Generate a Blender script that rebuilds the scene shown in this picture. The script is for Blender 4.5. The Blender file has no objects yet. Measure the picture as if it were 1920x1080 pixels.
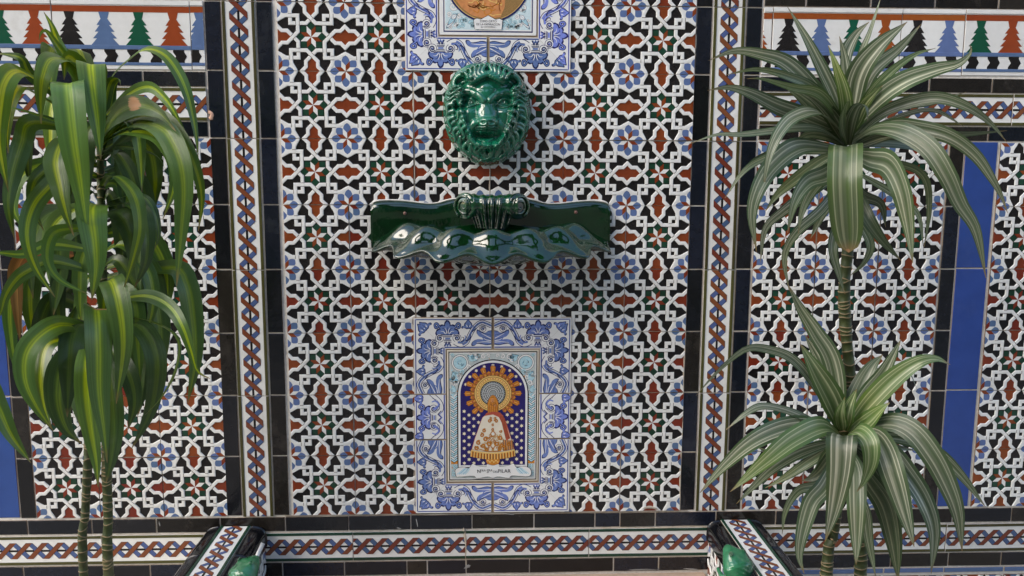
import bpy, bmesh, math, random
import numpy as np
from mathutils import Vector, Matrix, Quaternion
from mathutils.geometry import tessellate_polygon

rnd = random.Random(7)
S = bpy.context.scene
COL = S.collection
R = math.radians

# ------------------------------------------------------------------ camera
F, PITCH, ROLL, YAW = 1600.0, -0.14236, -0.00442, -0.04235
CAM = Vector((0.41331, -1.85404, -0.33460))
ROT = Matrix.Rotation(YAW, 3, 'Z') @ Matrix.Rotation(PITCH, 3, 'X') @ Matrix.Rotation(ROLL, 3, 'Y')
cam = bpy.data.cameras.new('camera')
cam.sensor_width = 36.0
cam.lens = 36.0 * F / 1920.0
cam.clip_start = 0.05
cam.clip_end = 500
camo = bpy.data.objects.new('camera', cam)
COL.objects.link(camo)
camo.matrix_world = Matrix.Translation(CAM) @ (ROT @ Matrix.Rotation(R(90), 3, 'X')).to_4x4()
S.camera = camo


def W(px, py, d=0.0):
    """point of the place that stands d metres in front of the wall and is seen at pixel (px, py) of the photograph"""
    v = ROT @ Vector(((px - 960) / F, 1.0, (540 - py) / F))
    t = (-CAM.y - d) / v.y
    return CAM + v * t


# ------------------------------------------------------------------ light
SUN_EL, SUN_AZ = R(38), R(236)      # azimuth from +Y, clockwise
w = bpy.data.worlds.new('World')
S.world = w
w.use_nodes = True
nt = w.node_tree
bg = nt.nodes['Background']
sky = nt.nodes.new('ShaderNodeTexSky')
sky.sky_type = 'NISHITA'
sky.sun_disc = False
sky.sun_elevation = SUN_EL
sky.sun_rotation = SUN_AZ
sky.dust_density = 1.0
sky.air_density = 1.0
nt.links.new(sky.outputs[0], bg.inputs[0])
bg.inputs[1].default_value = 0.15
sl = bpy.data.lights.new('sun', 'SUN')
sl.energy = 1.5
sl.angle = R(45)
sl.color = (1.0, 0.885, 0.74)
so = bpy.data.objects.new('sun', sl)
COL.objects.link(so)
sd = Vector((math.sin(SUN_AZ) * math.cos(SUN_EL), math.cos(SUN_AZ) * math.cos(SUN_EL), math.sin(SUN_EL)))
so.rotation_euler = sd.to_track_quat('Z', 'Y').to_euler()
so.location = (0, -4, 5)
S.view_settings.view_transform = 'Standard'
S.view_settings.look = 'None'
S.view_settings.exposure = 1.5
S.view_settings.gamma = 1.0
S.view_settings.use_curve_mapping = False


# ------------------------------------------------------------------ materials
def glaze(name, col, rough=0.16, var=0.12, bump=0.0006, dirt=0.12, dirtcol=(0.16, 0.14, 0.11), spec=0.5, scale=60.0, coat=0.0):
    m = bpy.data.materials.new(name)
    m.use_nodes = True
    n = m.node_tree
    p = n.nodes['Principled BSDF']
    tc = n.nodes.new('ShaderNodeNewGeometry')
    oi = n.nodes.new('ShaderNodeObjectInfo')
    n1 = n.nodes.new('ShaderNodeTexNoise')
    n1.inputs['Scale'].default_value = scale
    n1.inputs['Detail'].default_value = 5
    n.links.new(tc.outputs['Position'], n1.inputs['Vector'])
    n2 = n.nodes.new('ShaderNodeTexNoise')
    n2.inputs['Scale'].default_value = 9.0
    n2.inputs['Detail'].default_value = 9
    n2.inputs['Roughness'].default_value = 0.68
    n.links.new(tc.outputs['Position'], n2.inputs['Vector'])
    # value variation (per tile and cloudy)
    a = n.nodes.new('ShaderNodeMath'); a.operation = 'MULTIPLY_ADD'
    a.inputs[1].default_value = var * 2; a.inputs[2].default_value = 1 - var
    n.links.new(n1.outputs['Fac'], a.inputs[0])
    b = n.nodes.new('ShaderNodeMath'); b.operation = 'MULTIPLY_ADD'
    b.inputs[1].default_value = var * 1.6; b.inputs[2].default_value = 1 - var * 0.8
    n.links.new(oi.outputs['Random'], b.inputs[0])
    c = n.nodes.new('ShaderNodeMath'); c.operation = 'MULTIPLY'
    n.links.new(a.outputs[0], c.inputs[0]); n.links.new(b.outputs[0], c.inputs[1])
    hs = n.nodes.new('ShaderNodeVectorMath'); hs.operation = 'SCALE'
    hs.inputs[0].default_value = col[:3]
    n.links.new(c.outputs[0], hs.inputs['Scale'])
    hsv = n.nodes.new('ShaderNodeHueSaturation')
    hm = n.nodes.new('ShaderNodeMath'); hm.operation = 'MULTIPLY_ADD'; hm.inputs[1].default_value = .022; hm.inputs[2].default_value = .489
    n.links.new(oi.outputs['Random'], hm.inputs[0]); n.links.new(hm.outputs[0], hsv.inputs['Hue'])
    n.links.new(hs.outputs[0], hsv.inputs['Color'])
    mx = n.nodes.new('ShaderNodeMix'); mx.data_type = 'RGBA'
    rp = n.nodes.new('ShaderNodeMapRange')
    rp.inputs['From Min'].default_value = 0.56; rp.inputs['From Max'].default_value = 0.80
    rp.inputs['To Min'].default_value = 0.0; rp.inputs['To Max'].default_value = dirt * 3
    n.links.new(n2.outputs['Fac'], rp.inputs['Value'])
    n.links.new(rp.outputs[0], mx.inputs['Factor'])
    n.links.new(hsv.outputs[0], mx.inputs['A'])
    mx.inputs['B'].default_value = (*dirtcol, 1)
    n.links.new(mx.outputs['Result'], p.inputs['Base Color'])
    ra = n.nodes.new('ShaderNodeMath'); ra.operation = 'MULTIPLY_ADD'
    ra.inputs[1].default_value = 0.22; ra.inputs[2].default_value = rough - 0.09
    n.links.new(n2.outputs['Fac'], ra.inputs[0])
    n.links.new(ra.outputs[0], p.inputs['Roughness'])
    p.inputs['Specular IOR Level'].default_value = spec
    p.inputs['Coat Weight'].default_value = coat
    p.inputs['Coat Roughness'].default_value = 0.03
    if bump > 0:
        n3 = n.nodes.new('ShaderNodeTexNoise')
        n3.inputs['Scale'].default_value = 45.0
        n3.inputs['Detail'].default_value = 3
        n.links.new(tc.outputs['Position'], n3.inputs['Vector'])
        bp = n.nodes.new('ShaderNodeBump')
        bp.inputs['Strength'].default_value = 0.6
        bp.inputs['Distance'].default_value = bump
        n.links.new(n3.outputs['Fac'], bp.inputs['Height'])
        n.links.new(bp.outputs[0], p.inputs['Normal'])
    return m


def matte(name, col, rough=0.85, var=0.2, scale=80.0, bump=0.001):
    m = glaze(name, col, rough, var, bump, 0.15, spec=0.25, scale=scale)
    return m


M_WHITE = glaze('white_glaze', (0.77, 0.77, 0.745), 0.2, 0.08, dirt=0.16, dirtcol=(0.38, 0.34, 0.27))
M_BLACK = glaze('black_glaze', (0.0125, 0.0105, 0.0105), 0.2, 0.45, dirt=0.06, dirtcol=(0.10, 0.09, 0.08))
M_RED = glaze('red_brown_glaze', (0.200, 0.036, 0.011), 0.2, 0.22, dirt=0.06)
M_GREEN = glaze('green_glaze', (0.010, 0.046, 0.025), 0.2, 0.35, dirt=0.04)
M_BLUE = glaze('blue_glaze', (0.100, 0.160, 0.315), 0.2, 0.18, dirt=0.06)
M_ORANGE = glaze('orange_brown_glaze', (0.30, 0.062, 0.013), 0.2, 0.15, dirt=0.05)
M_DKGREEN = glaze('deep_green_glaze', (0.006, 0.085, 0.045), 0.2, 0.2, dirt=0.04)
M_OLIVE = glaze('olive_glaze', (0.060, 0.056, 0.016), 0.22, 0.3, dirt=0.08)
M_TILEBLK = glaze('black_tile_glaze', (0.0085, 0.0090, 0.0115), 0.13, 0.5, bump=0.0012, dirt=0.05, dirtcol=(0.11, 0.105, 0.10))
M_TILEBLK2 = glaze('black_tile_glaze_blue', (0.0075, 0.0100, 0.0175), 0.13, 0.5, bump=0.0012, dirt=0.08, dirtcol=(0.12, 0.125, 0.13))
M_TILEBLK3 = glaze('black_tile_glaze_brown', (0.0150, 0.0125, 0.0105), 0.17, 0.5, bump=0.0014, dirt=0.12, dirtcol=(0.15, 0.13, 0.11))
M_TILEBLUE = glaze('cobalt_tile_glaze', (0.026, 0.070, 0.235), 0.10, 0.28, bump=0.0009, dirt=0.05, dirtcol=(0.16, 0.20, 0.34), scale=14)
M_GROUT = matte('grout', (0.66, 0.635, 0.59), 0.9, 0.25, 120)
M_CLAY = matte('tile_body', (0.36, 0.27, 0.20), 0.9, 0.2)
M_FWHITE = glaze('porcelain_white', (0.80, 0.80, 0.79), 0.14, 0.04, dirt=0.04, dirtcol=(0.45, 0.42, 0.36))
M_FBLUE = glaze('painted_blue', (0.165, 0.235, 0.56), 0.14, 0.35, dirt=0.0, scale=160)
M_FNAVY = glaze('painted_navy', (0.020, 0.026, 0.115), 0.14, 0.2, dirt=0.0)
M_FBAND = glaze('painted_band_blue', (0.085, 0.115, 0.36), 0.14, 0.25, dirt=0.0)
M_PNAVY = glaze('picture_navy', (0.022, 0.014, 0.130), 0.14, 0.2, dirt=0.0)
M_PGOLD = glaze('picture_gold', (0.62, 0.235, 0.030), 0.14, 0.35, dirt=0.0, scale=300)
M_PYEL = glaze('picture_yellow', (0.78, 0.52, 0.17), 0.14, 0.25, dirt=0.0, scale=300)
M_PSTAR = glaze('picture_star', (0.86, 0.76, 0.55), 0.14, 0.1, dirt=0.0)
M_PBROWN = glaze('picture_brown', (0.17, 0.050, 0.010), 0.14, 0.3, dirt=0.0)
M_PSILVER = glaze('picture_silver', (0.30, 0.33, 0.33), 0.14, 0.5, dirt=0.0, scale=500)
M_PPALE = glaze('picture_pale_blue', (0.44, 0.66, 0.74), 0.14, 0.25, dirt=0.0, scale=250)
M_PAQUA = glaze('picture_aqua', (0.20, 0.46, 0.62), 0.14, 0.25, dirt=0.0, scale=250)
M_PMARG = glaze('picture_margin', (0.50, 0.56, 0.56), 0.14, 0.25, dirt=0.0, scale=250)
M_PICEB = glaze('picture_ice_blue', (0.62, 0.76, 0.80), 0.14, 0.15, dirt=0.0, scale=250)
M_PINK = glaze('picture_ink', (0.010, 0.010, 0.016), 0.14, 0.2, dirt=0.0)
M_PCREAM = glaze('picture_cream', (0.76, 0.70, 0.58), 0.14, 0.1, dirt=0.0)
M_PRED = glaze('picture_red', (0.44, 0.085, 0.050), 0.14, 0.3, dirt=0.0, scale=300)
M_PSKIN = glaze('picture_skin', (0.62, 0.27, 0.10), 0.14, 0.35, dirt=0.0, scale=120)
M_PSAND = glaze('picture_sand', (0.34, 0.21, 0.08), 0.14, 0.9, dirt=0.0, scale=900)
M_FAIENCE = glaze('emerald_faience', (0.0032, 0.078, 0.037), 0.08, 0.8, bump=0.0016, dirt=0.0, spec=0.7, scale=24, coat=0.6)
M_FAIENCE2 = glaze('bottle_green_faience', (0.0035, 0.046, 0.013), 0.05, 0.8, bump=0.0012, dirt=0.0, spec=0.7, scale=35, coat=0.55)
M_FROG = glaze('frog_green_faience', (0.020, 0.125, 0.050), 0.10, 0.7, bump=0.0012, dirt=0.10, dirtcol=(0.30, 0.42, 0.32), spec=0.6, scale=55, coat=0.4)
M_STONE = matte('cream_render', (0.52, 0.40, 0.29), 0.85, 0.12, 40)
M_SCREW = glaze('screw_metal', (0.20, 0.10, 0.075), 0.4, 0.3, dirt=0.0)
M_GROUND = matte('paving', (0.30, 0.27, 0.23), 0.9, 0.2, 12)
M_PIPE = bpy.data.materials.new('pipe_metal')
M_PIPE.use_nodes = True
_p = M_PIPE.node_tree.nodes['Principled BSDF']
_p.inputs['Base Color'].default_value = (0.62, 0.62, 0.60, 1)
_p.inputs['Metallic'].default_value = 0.35
_p.inputs['Roughness'].default_value = 0.35


# ------------------------------------------------------------------ object helpers
def link(name, me, parent=None, loc=None):
    o = bpy.data.objects.new(name, me)
    COL.objects.link(o)
    if parent is not None:
        o.parent = parent
    if loc is not None:
        o.location = loc
    return o


def thing(name, label, cat, loc=(0, 0, 0), group=None):
    o = link(name, None, loc=loc)
    o.empty_display_size = 0.05
    o['label'] = label
    o['category'] = cat
    if group:
        o['group'] = group
    return o


class PM:
    """flat layered polygons: local x right, z up, h = height towards the viewer (-y)"""
    def __init__(self):
        self.v, self.f, self.m, self.mats = [], [], [], []

    def mi(self, mat):
        if mat not in self.mats:
            self.mats.append(mat)
        return self.mats.index(mat)

    def face(self, pts3, mat):
        i = len(self.v)
        self.v += [(p[0], -p[2], p[1]) for p in pts3]
        self.f.append(list(range(i, i + len(pts3))))
        self.m.append(self.mi(mat))

    def poly(self, pts, h, mat):
        a = sum(pts[k][0] * pts[(k + 1) % len(pts)][1] - pts[(k + 1) % len(pts)][0] * pts[k][1] for k in range(len(pts)))
        if a < 0:
            pts = pts[::-1]
        self.face([(x, y, h) for x, y in pts], mat)

    def tess(self, pts, h, mat):
        tris = tessellate_polygon([[Vector((x, y, 0)) for x, y in pts]])
        i = len(self.v)
        self.v += [(x, -h, y) for x, y in pts]
        for t in tris:
            self.f.append([i + k for k in t]); self.m.append(self.mi(mat))

    def rect(self, x0, y0, x1, y1, h, mat):
        self.poly([(x0, y0), (x1, y0), (x1, y1), (x0, y1)], h, mat)

    def disc(self, x, y, r, h, mat, n=14, ry=None):
        ry = ry or r
        self.poly([(x + r * math.cos(2 * math.pi * k / n), y + ry * math.sin(2 * math.pi * k / n)) for k in range(n)], h, mat)

    def ring(self, x, y, r0, r1, h, mat, n=48):
        for k in range(n):
            a, b = 2 * math.pi * k / n, 2 * math.pi * (k + 1) / n
            self.poly([(x + r0 * math.cos(a), y + r0 * math.sin(a)), (x + r1 * math.cos(a), y + r1 * math.sin(a)),
                       (x + r1 * math.cos(b), y + r1 * math.sin(b)), (x + r0 * math.cos(b), y + r0 * math.sin(b))], h, mat)

    @staticmethod
    def offs(pts, hw):
        L, Rr = [], []
        n = len(pts)
        for i in range(n):
            w_ = hw[i] if isinstance(hw, (list, tuple)) else hw
            p = Vector(pts[i])
            d0 = (p - Vector(pts[i - 1])).normalized() if i else None
            d1 = (Vector(pts[i + 1]) - p).normalized() if i < n - 1 else None
            d0 = d0 or d1; d1 = d1 or d0
            t = (d0 + d1)
            t = t.normalized() if t.length > 1e-6 else d0
            nn = Vector((-t.y, t.x))
            c = max(0.35, nn.dot(Vector((-d0.y, d0.x))))
            L.append(p + nn * (w_ / c)); Rr.append(p - nn * (w_ / c))
        return L, Rr

    def stroke(self, pts, hw, h, mat):
        L, Rr = self.offs(pts, hw)
        for i in range(len(pts) - 1):
            self.face([(*Rr[i], h), (*Rr[i + 1], h), (*L[i + 1], h), (*L[i], h)], mat)

    def strap(self, pts, hwt, hwb, h0, h1, mat):
        L, Rr = self.offs(pts, hwt)
        LB, RB = self.offs(pts, hwb)
        for i in range(len(pts) - 1):
            self.face([(*Rr[i], h1), (*Rr[i + 1], h1), (*L[i + 1], h1), (*L[i], h1)], mat)
            self.face([(*RB[i], h0), (*RB[i + 1], h0), (*Rr[i + 1], h1), (*Rr[i], h1)], mat)
            self.face([(*L[i], h1), (*L[i + 1], h1), (*LB[i + 1], h0), (*LB[i], h0)], mat)

    def slab(self, x0, y0, x1, y1, h, depth, mat, bev=0.0006, side=None):
        """tile body with a bevelled front edge, front at h"""
        side = side or mat
        b = bev
        A = [(x0, y0), (x1, y0), (x1, y1), (x0, y1)]
        B = [(x0 + b, y0 + b), (x1 - b, y0 + b), (x1 - b, y1 - b), (x0 + b, y1 - b)]
        self.face([(*p, h) for p in B], mat)
        for k in range(4):
            j = (k + 1) % 4
            self.face([(*A[k], h - b), (*A[j], h - b), (*B[j], h), (*B[k], h)], mat)
            self.face([(*A[k], h - depth), (*A[j], h - depth), (*A[j], h - b), (*A[k], h - b)], side)

    def mesh(self, name, clip=None, clipline=None):
        me = bpy.data.meshes.new(name)
        me.from_pydata(self.v, [], self.f)
        for m in self.mats:
            me.materials.append(m)
        me.polygons.foreach_set('material_index', self.m)
        if clip or clipline:
            bm = bmesh.new(); bm.from_mesh(me)
            pl = []
            if clip:
                x0, y0, x1, y1 = clip
                pl += [((x0, 0, 0), (-1, 0, 0)), ((x1, 0, 0), (1, 0, 0)), ((0, 0, y0), (0, 0, -1)), ((0, 0, y1), (0, 0, 1))]
            if clipline:
                pl += clipline
            for co, no in pl:
                bmesh.ops.bisect_plane(bm, geom=bm.verts[:] + bm.edges[:] + bm.faces[:], dist=1e-7, plane_co=co, plane_no=no, clear_outer=True)
            bm.to_mesh(me); bm.free()
        me.update()
        return me


def crv(pts, n=6):
    """Catmull-Rom through the points"""
    P = [Vector(p) for p in pts]
    P = [P[0] * 2 - P[1]] + P + [P[-1] * 2 - P[-2]]
    out = []
    for i in range(1, len(P) - 2):
        for k in range(n):
            t = k / n
            a, b, c, d = P[i - 1], P[i], P[i + 1], P[i + 2]
            out.append(0.5 * ((2 * b) + (c - a) * t + (2 * a - 5 * b + 4 * c - d) * t * t + (3 * b - a - 3 * c + d) * t ** 3))
    out.append(P[-2])
    return out


def spiral(cx, cy, r0, a0, turns, r1=0.0, n=16):
    m = max(6, int(n * abs(turns)))
    return [(cx + (r0 + (r1 - r0) * k / m) * math.cos(a0 + 2 * math.pi * turns * k / m),
             cy + (r0 + (r1 - r0) * k / m) * math.sin(a0 + 2 * math.pi * turns * k / m)) for k in range(m + 1)]


def box(bm, x0, y0, z0, x1, y1, z1):
    v = [bm.verts.new(p) for p in ((x0, y0, z0), (x1, y0, z0), (x1, y1, z0), (x0, y1, z0), (x0, y0, z1), (x1, y0, z1), (x1, y1, z1), (x0, y1, z1))]
    for f in ((0, 3, 2, 1), (4, 5, 6, 7), (0, 1, 5, 4), (1, 2, 6, 5), (2, 3, 7, 6), (3, 0, 4, 7)):
        bm.faces.new([v[i] for i in f])


def bm_mesh(bm, name, mat, smooth=False):
    me = bpy.data.meshes.new(name)
    bmesh.ops.recalc_face_normals(bm, faces=bm.faces[:])
    bm.to_mesh(me); bm.free()
    me.materials.append(mat)
    if smooth:
        me.polygons.foreach_set('use_smooth', [True] * len(me.polygons))
    return me


def grid_mesh(name, V, mat, closed_u=False, closed_v=False, smooth=True):
    """V: array (n, m, 3)"""
    n, m = V.shape[:2]
    idx = np.arange(n * m).reshape(n, m)
    ii = np.arange(n if closed_u else n - 1); jj = np.arange(m if closed_v else m - 1)
    I, J = np.meshgrid(ii, jj, indexing='ij')
    I2, J2 = (I + 1) % n, (J + 1) % m
    q = np.stack([idx[I, J], idx[I2, J], idx[I2, J2], idx[I, J2]], -1).reshape(-1, 4)
    me = bpy.data.meshes.new(name)
    me.from_pydata(V.reshape(-1, 3).tolist(), [], q.tolist())
    me.materials.append(mat)
    if smooth:
        me.polygons.foreach_set('use_smooth', [True] * len(me.polygons))
    me.update()
    return me


def tube(pts, rad, seg=8, caps=True):
    """rows of rings along a polyline"""
    P = [Vector(p) for p in pts]
    rows = []
    up = Vector((0.1, -1, 0.2)).normalized()
    for i, p in enumerate(P):
        t = (P[min(i + 1, len(P) - 1)] - P[max(i - 1, 0)]).normalized()
        a = t.cross(up)
        a = a.normalized() if a.length > 1e-4 else Vector((1, 0, 0))
        b = t.cross(a)
        r = rad[i] if isinstance(rad, (list, tuple)) else rad
        rows.append([tuple(p + (a * math.cos(2 * math.pi * k / seg) + b * math.sin(2 * math.pi * k / seg)) * r) for k in range(seg)])
    if caps:
        rows = [[tuple(P[0])] * seg] + rows + [[tuple(P[-1])] * seg]
    return np.array(rows)


# ================================================================== ground
bm = bmesh.new()
v = [bm.verts.new(p) for p in ((-40, -60, -1.75), (40, -60, -1.75), (40, 20, -1.75), (-40, 20, -1.75))]
bm.faces.new(v)
g = link('ground', bm_mesh(bm, 'ground', M_GROUND))
g['kind'] = 'structure'

# ================================================================== house across the courtyard (unseen, added behind the camera to darken reflections in the glaze)
def house():
    t = thing('added_house', 'unseen cream house added behind the viewer to darken the glaze reflections', 'house', (.4, -7.0, -1.75))
    o_ = Vector((.4, -7.0, -1.75))
    bm = bmesh.new()
    box(bm, -9, -12, -1.75, 10, -7.0, 3.6)
    link('house_wall', bm_mesh(bm, 'house_wall', M_HOUSE), t, -o_)
    bm = bmesh.new()
    box(bm, -9.3, -12, 3.602, 10.3, -6.55, 3.75)
    link('eaves', bm_mesh(bm, 'eaves', M_CLAY), t, -o_)
    for x in (-6.5, -3.4, -.4, 2.6, 5.6, 8.4):
        for z, h_ in ((-1.745 if x in (-.4,) else -.7, 2.2 if x in (-.4,) else 1.4), (1.5, 1.5)):
            bm = bmesh.new(); box(bm, x - .55, -6.998, z, x + .55, -6.95, z + h_)
            f = link('window', bm_mesh(bm, 'window', M_CLAY), t, -o_)
            bm = bmesh.new(); box(bm, x - .47, -6.948, z + .08, x + .47, -6.94, z + h_ - .08)
            link('pane', bm_mesh(bm, 'pane', M_TILEBLK), f)


def added_pergola():  # unseen timber frame, added to break up sky reflections in the glaze
    t = thing('added_pergola', 'unseen dark timber posts and slats added behind the viewer to break up glaze reflections', 'added_pergola', (.4, -3.6, -1.75))
    o_ = Vector((.4, -3.6, -1.75))
    for x in (-2.6, 3.4):
        for y in (-1.6, -5.6):
            bm = bmesh.new(); box(bm, x - .05, y - .05, -1.75, x + .05, y + .05, 1.90)
            link('post', bm_mesh(bm, 'post', M_WOOD), t, -o_)
        bm = bmesh.new(); box(bm, x - .05, -5.9, 1.902, x + .05, -1.3, 2.02)
        link('beam', bm_mesh(bm, 'beam', M_WOOD), t, -o_)
    for k in range(4):
        y = -1.55 - k * 1.35
        bm = bmesh.new(); box(bm, -3.0, y - .16, 2.022, 3.8, y + .16, 2.12)
        link('rafter', bm_mesh(bm, 'rafter', M_WOOD), t, -o_)
    for k in range(4):
        x = -2.2 + k * 1.75
        bm = bmesh.new(); box(bm, x - .22, -5.9, 2.122, x + .22, -1.2, 2.16)
        link('slat', bm_mesh(bm, 'slat', M_WOOD), t, -o_)


M_WOOD = matte('dark_timber', (0.06, 0.045, 0.03), 0.7, 0.3, 6)
added_pergola()
M_HOUSE = matte('cream_house_wall', (0.30, 0.25, 0.19), 0.9, 0.15, 3)
house()

# ================================================================== the tiled wall
wall = thing('tiled_wall', 'wall clad in patterned star tiles, black edging, braided borders and blue strips behind both plants', 'wall', (0.44, 0, -1.75))
WO = Vector((0.44, 0, -1.75))
bm = bmesh.new()
box(bm, -2.2, 0.0022, -1.75, 3.2, 0.30, 1.6)
bk = link('wall_core', bm_mesh(bm, 'wall_core', M_GROUT), wall, -WO)

CM = 0.01
U = 0.14
GAP = 0.0009


def put(name, me, x, z, y=0.0, jit=1.0, rot=0.0, parent=wall, o=WO):
    ob = link(name, me, parent, Vector((x, y, z)) - o + Vector((rnd.uniform(-1, 1) * 0.0003 * jit, rnd.uniform(-1, 1) * 0.0003 * jit, rnd.uniform(-1, 1) * 0.0003 * jit)))
    ob.rotation_euler = (rnd.gauss(0, 0.0040) * jit, rot + rnd.gauss(0, 0.0013) * jit, rnd.gauss(0, 0.0040) * jit)
    return ob


# ---- the star pattern on one 14 cm tile, unit square, v up
def star_unit(pm, ox, oz):
    def T(p):
        return (ox + p[0] * U, oz + p[1] * U)

    def P(pts, h, m):
        pm.poly([T(p) for p in pts], h, m)

    def sym(p, k):
        x, y = p[0] - .5, p[1] - .5
        if k & 4:
            x = -x
        for _ in range(k & 3):
            x, y = -y, x
        return (x + .5, y + .5)

    hs = 0.0021
    # coloured fields, sunk between the white straps
    red = [(.35, 0), (.412, .065), (.412, .145), (.5, .233), (.588, .145), (.588, .065), (.65, 0)]
    for k in range(4):
        P([sym(p, k) for p in red], 0.0005, M_RED)
    L = .092
    e = [Vector((math.cos(math.pi / 4 * k), math.sin(math.pi / 4 * k))) * L for k in range(8)]
    c = Vector((.5, .5))
    for k in range(8):
        a, b = e[k], e[(k + 1) % 8]
        P([c, c + a, c + a + b, c + b], 0.0011, M_RED if k % 2 else M_WHITE)
        g_ = .0035
        a0, b0 = e[k], e[(k + 2) % 8]
        m1 = e[(k + 1) % 8]
        q = [c + m1, c + m1 + a0, c + m1 + a0 + b0, c + m1 + b0]
        cen = c + m1 + (a0 + b0) / 2
        P([cen + (p - cen) * 0.93 for p in q], 0.0007, M_GREEN)
    # corner flowers
    lf = .090
    for k in range(4):
        base = [(0, 0), (.262, 0), (.240, .040), (.216, .080), (.195, .122), (.195, .195), (.122, .195), (.080, .216), (.040, .240), (0, .262)]
        P([sym(p, k) for p in base], 0.0016, M_WHITE)
        e0, e1, e2 = Vector((lf, 0)), Vector((lf * .707, lf * .707)), Vector((0, lf))
        z = Vector((0, 0))
        P([sym(p, k) for p in (z, e0, e0 + e1, e1)], 0.0018, M_WHITE)
        P([sym(p, k) for p in (z, e1, e1 + e2, e2)], 0.0018, M_RED)
        P([sym(p, k) for p in ((.064, .064), (.152, .064), (.166, .095), (.165, .130), (.158, .158), (.130, .165), (.095, .166), (.064, .152))], 0.00185, M_BLUE)
        P([sym(p, k) for p in ((.090, 0), (.152, .058), (.180, .054), (.212, .034), (.236, 0))], 0.00175, M_BLUE)
        P([sym(p, k) for p in ((0, .090), (.058, .152), (.054, .180), (.034, .212), (0, .236))], 0.00175, M_BLUE)
    # straps: one line, eight copies
    line = [(.266, -.014), (.258, .004), (.240, .040), (.216, .080), (.195, .122), (.195, .305), (.428, .305), (.588, .145), (.588, .066), (.668, -.014)]
    for k in range(8):
        pm.strap([T(sym(p, k)) for p in line], .0215 * U, .0285 * U, 0.0002, hs + (0.00012 if k & 4 else 0), M_WHITE)
    # dark lines paint the shade where one strap dives under the other
    def joint(p, d):
        p = Vector(p); d = Vector(d).normalized(); n = Vector((-d.y, d.x))
        for s in (-1, 1):
            q = p + n * s * .027
            pm.stroke([T(q - d * .028), T(q + d * .028)], .0042 * U, hs + 0.0002, M_JOINTSHADE)
    for k in range(4):
        for p, d in (((.195, .195), (0, 1)), ((.305, .305), (1, 0)), ((.5, .233), (1, -1))):
            a = sym(p, k); b = sym((p[0] + d[0] * .1, p[1] + d[1] * .1), k)
            joint(a, (b[0] - a[0], b[1] - a[1]))


M_JOINTSHADE = matte('joint_shadow_line', (0.12, 0.10, 0.085), 0.6, 0.2)


def star_tile(name, u0, u1, v0=0.0, v1=1.0):
    """tile showing the pattern from u0 to u1; local origin at the pattern's own lower left corner"""
    pm = PM()
    for i in range(math.floor(u0), math.ceil(u1)):
        star_unit(pm, i * U, 0)
    g_ = GAP
    clip = (u0 * U + g_, v0 * U + g_, u1 * U - g_, v1 * U - g_)
    pm.rect(clip[0] - 1e-6, clip[1] - 1e-6, clip[2] + 1e-6, clip[3] + 1e-6, 0.0, M_BLACK)
    me = pm.mesh(name, clip=clip)
    # body
    b = PM()
    x0, y0, x1, y1 = clip
    A = [(x0, y0), (x1, y0), (x1, y1), (x0, y1)]
    for k in range(4):
        j = (k + 1) % 4
        b.face([(*A[k], -0.012), (*A[j], -0.012), (*A[j], 0.0), (*A[k], 0.0)], M_CLAY)
    bmm = bmesh.new(); bmm.from_mesh(me)
    n0 = len(me.materials)
    me.materials.append(M_CLAY)
    for f in b.f:
        ff = bmm.faces.new([bmm.verts.new(b.v[i]) for i in f]); ff.material_index = n0
    bmm.to_mesh(me); bmm.free()
    return me


T1 = star_tile('star_tile', 0, 1)
T2 = star_tile('star_tile_double', 0, 2)
TCL = star_tile('star_tile_cut_right', 0, 1.155)
TCR = star_tile('star_tile_cut_left', -0.13, 1)
V = U * 0.9987


def row_z(r):
    return -(r + 1) * V


for r in range(-1, 8):
    z = row_z(r)
    dbl = r < 3
    # columns: left pair, two cut centre tiles, right pair
    if dbl:
        put('star_tile', T2, 0.0, z)
    else:
        put('star_tile', T1, 0.0, z); put('star_tile', T1, .14, z)
    if r not in (-1, 5, 6, 7):
        put('star_tile', TCL, .2815, z); put('star_tile', TCR, .4615, z)
    if dbl:
        put('star_tile', T2, .6005, z)
    else:
        put('star_tile', T1, .6005, z); put('star_tile', T1, .7405, z)
for r in range(2, 8):
    z = row_z(r)
    for c in range(3):
        put('star_tile', T1, -.5655 + c * .14, z)
        put('star_tile', T1, 1.0245 + c * .1412, z)
    put('star_tile', T1, 1.5645, z); put('star_tile', T1, 1.7045, z)
    put('star_tile', T1, -.8225, z)

# ---- braided border tile 28 x 7 cm, made standing up; rotated a quarter turn it lies
PER = 0.035
BW = 0.0183


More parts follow.
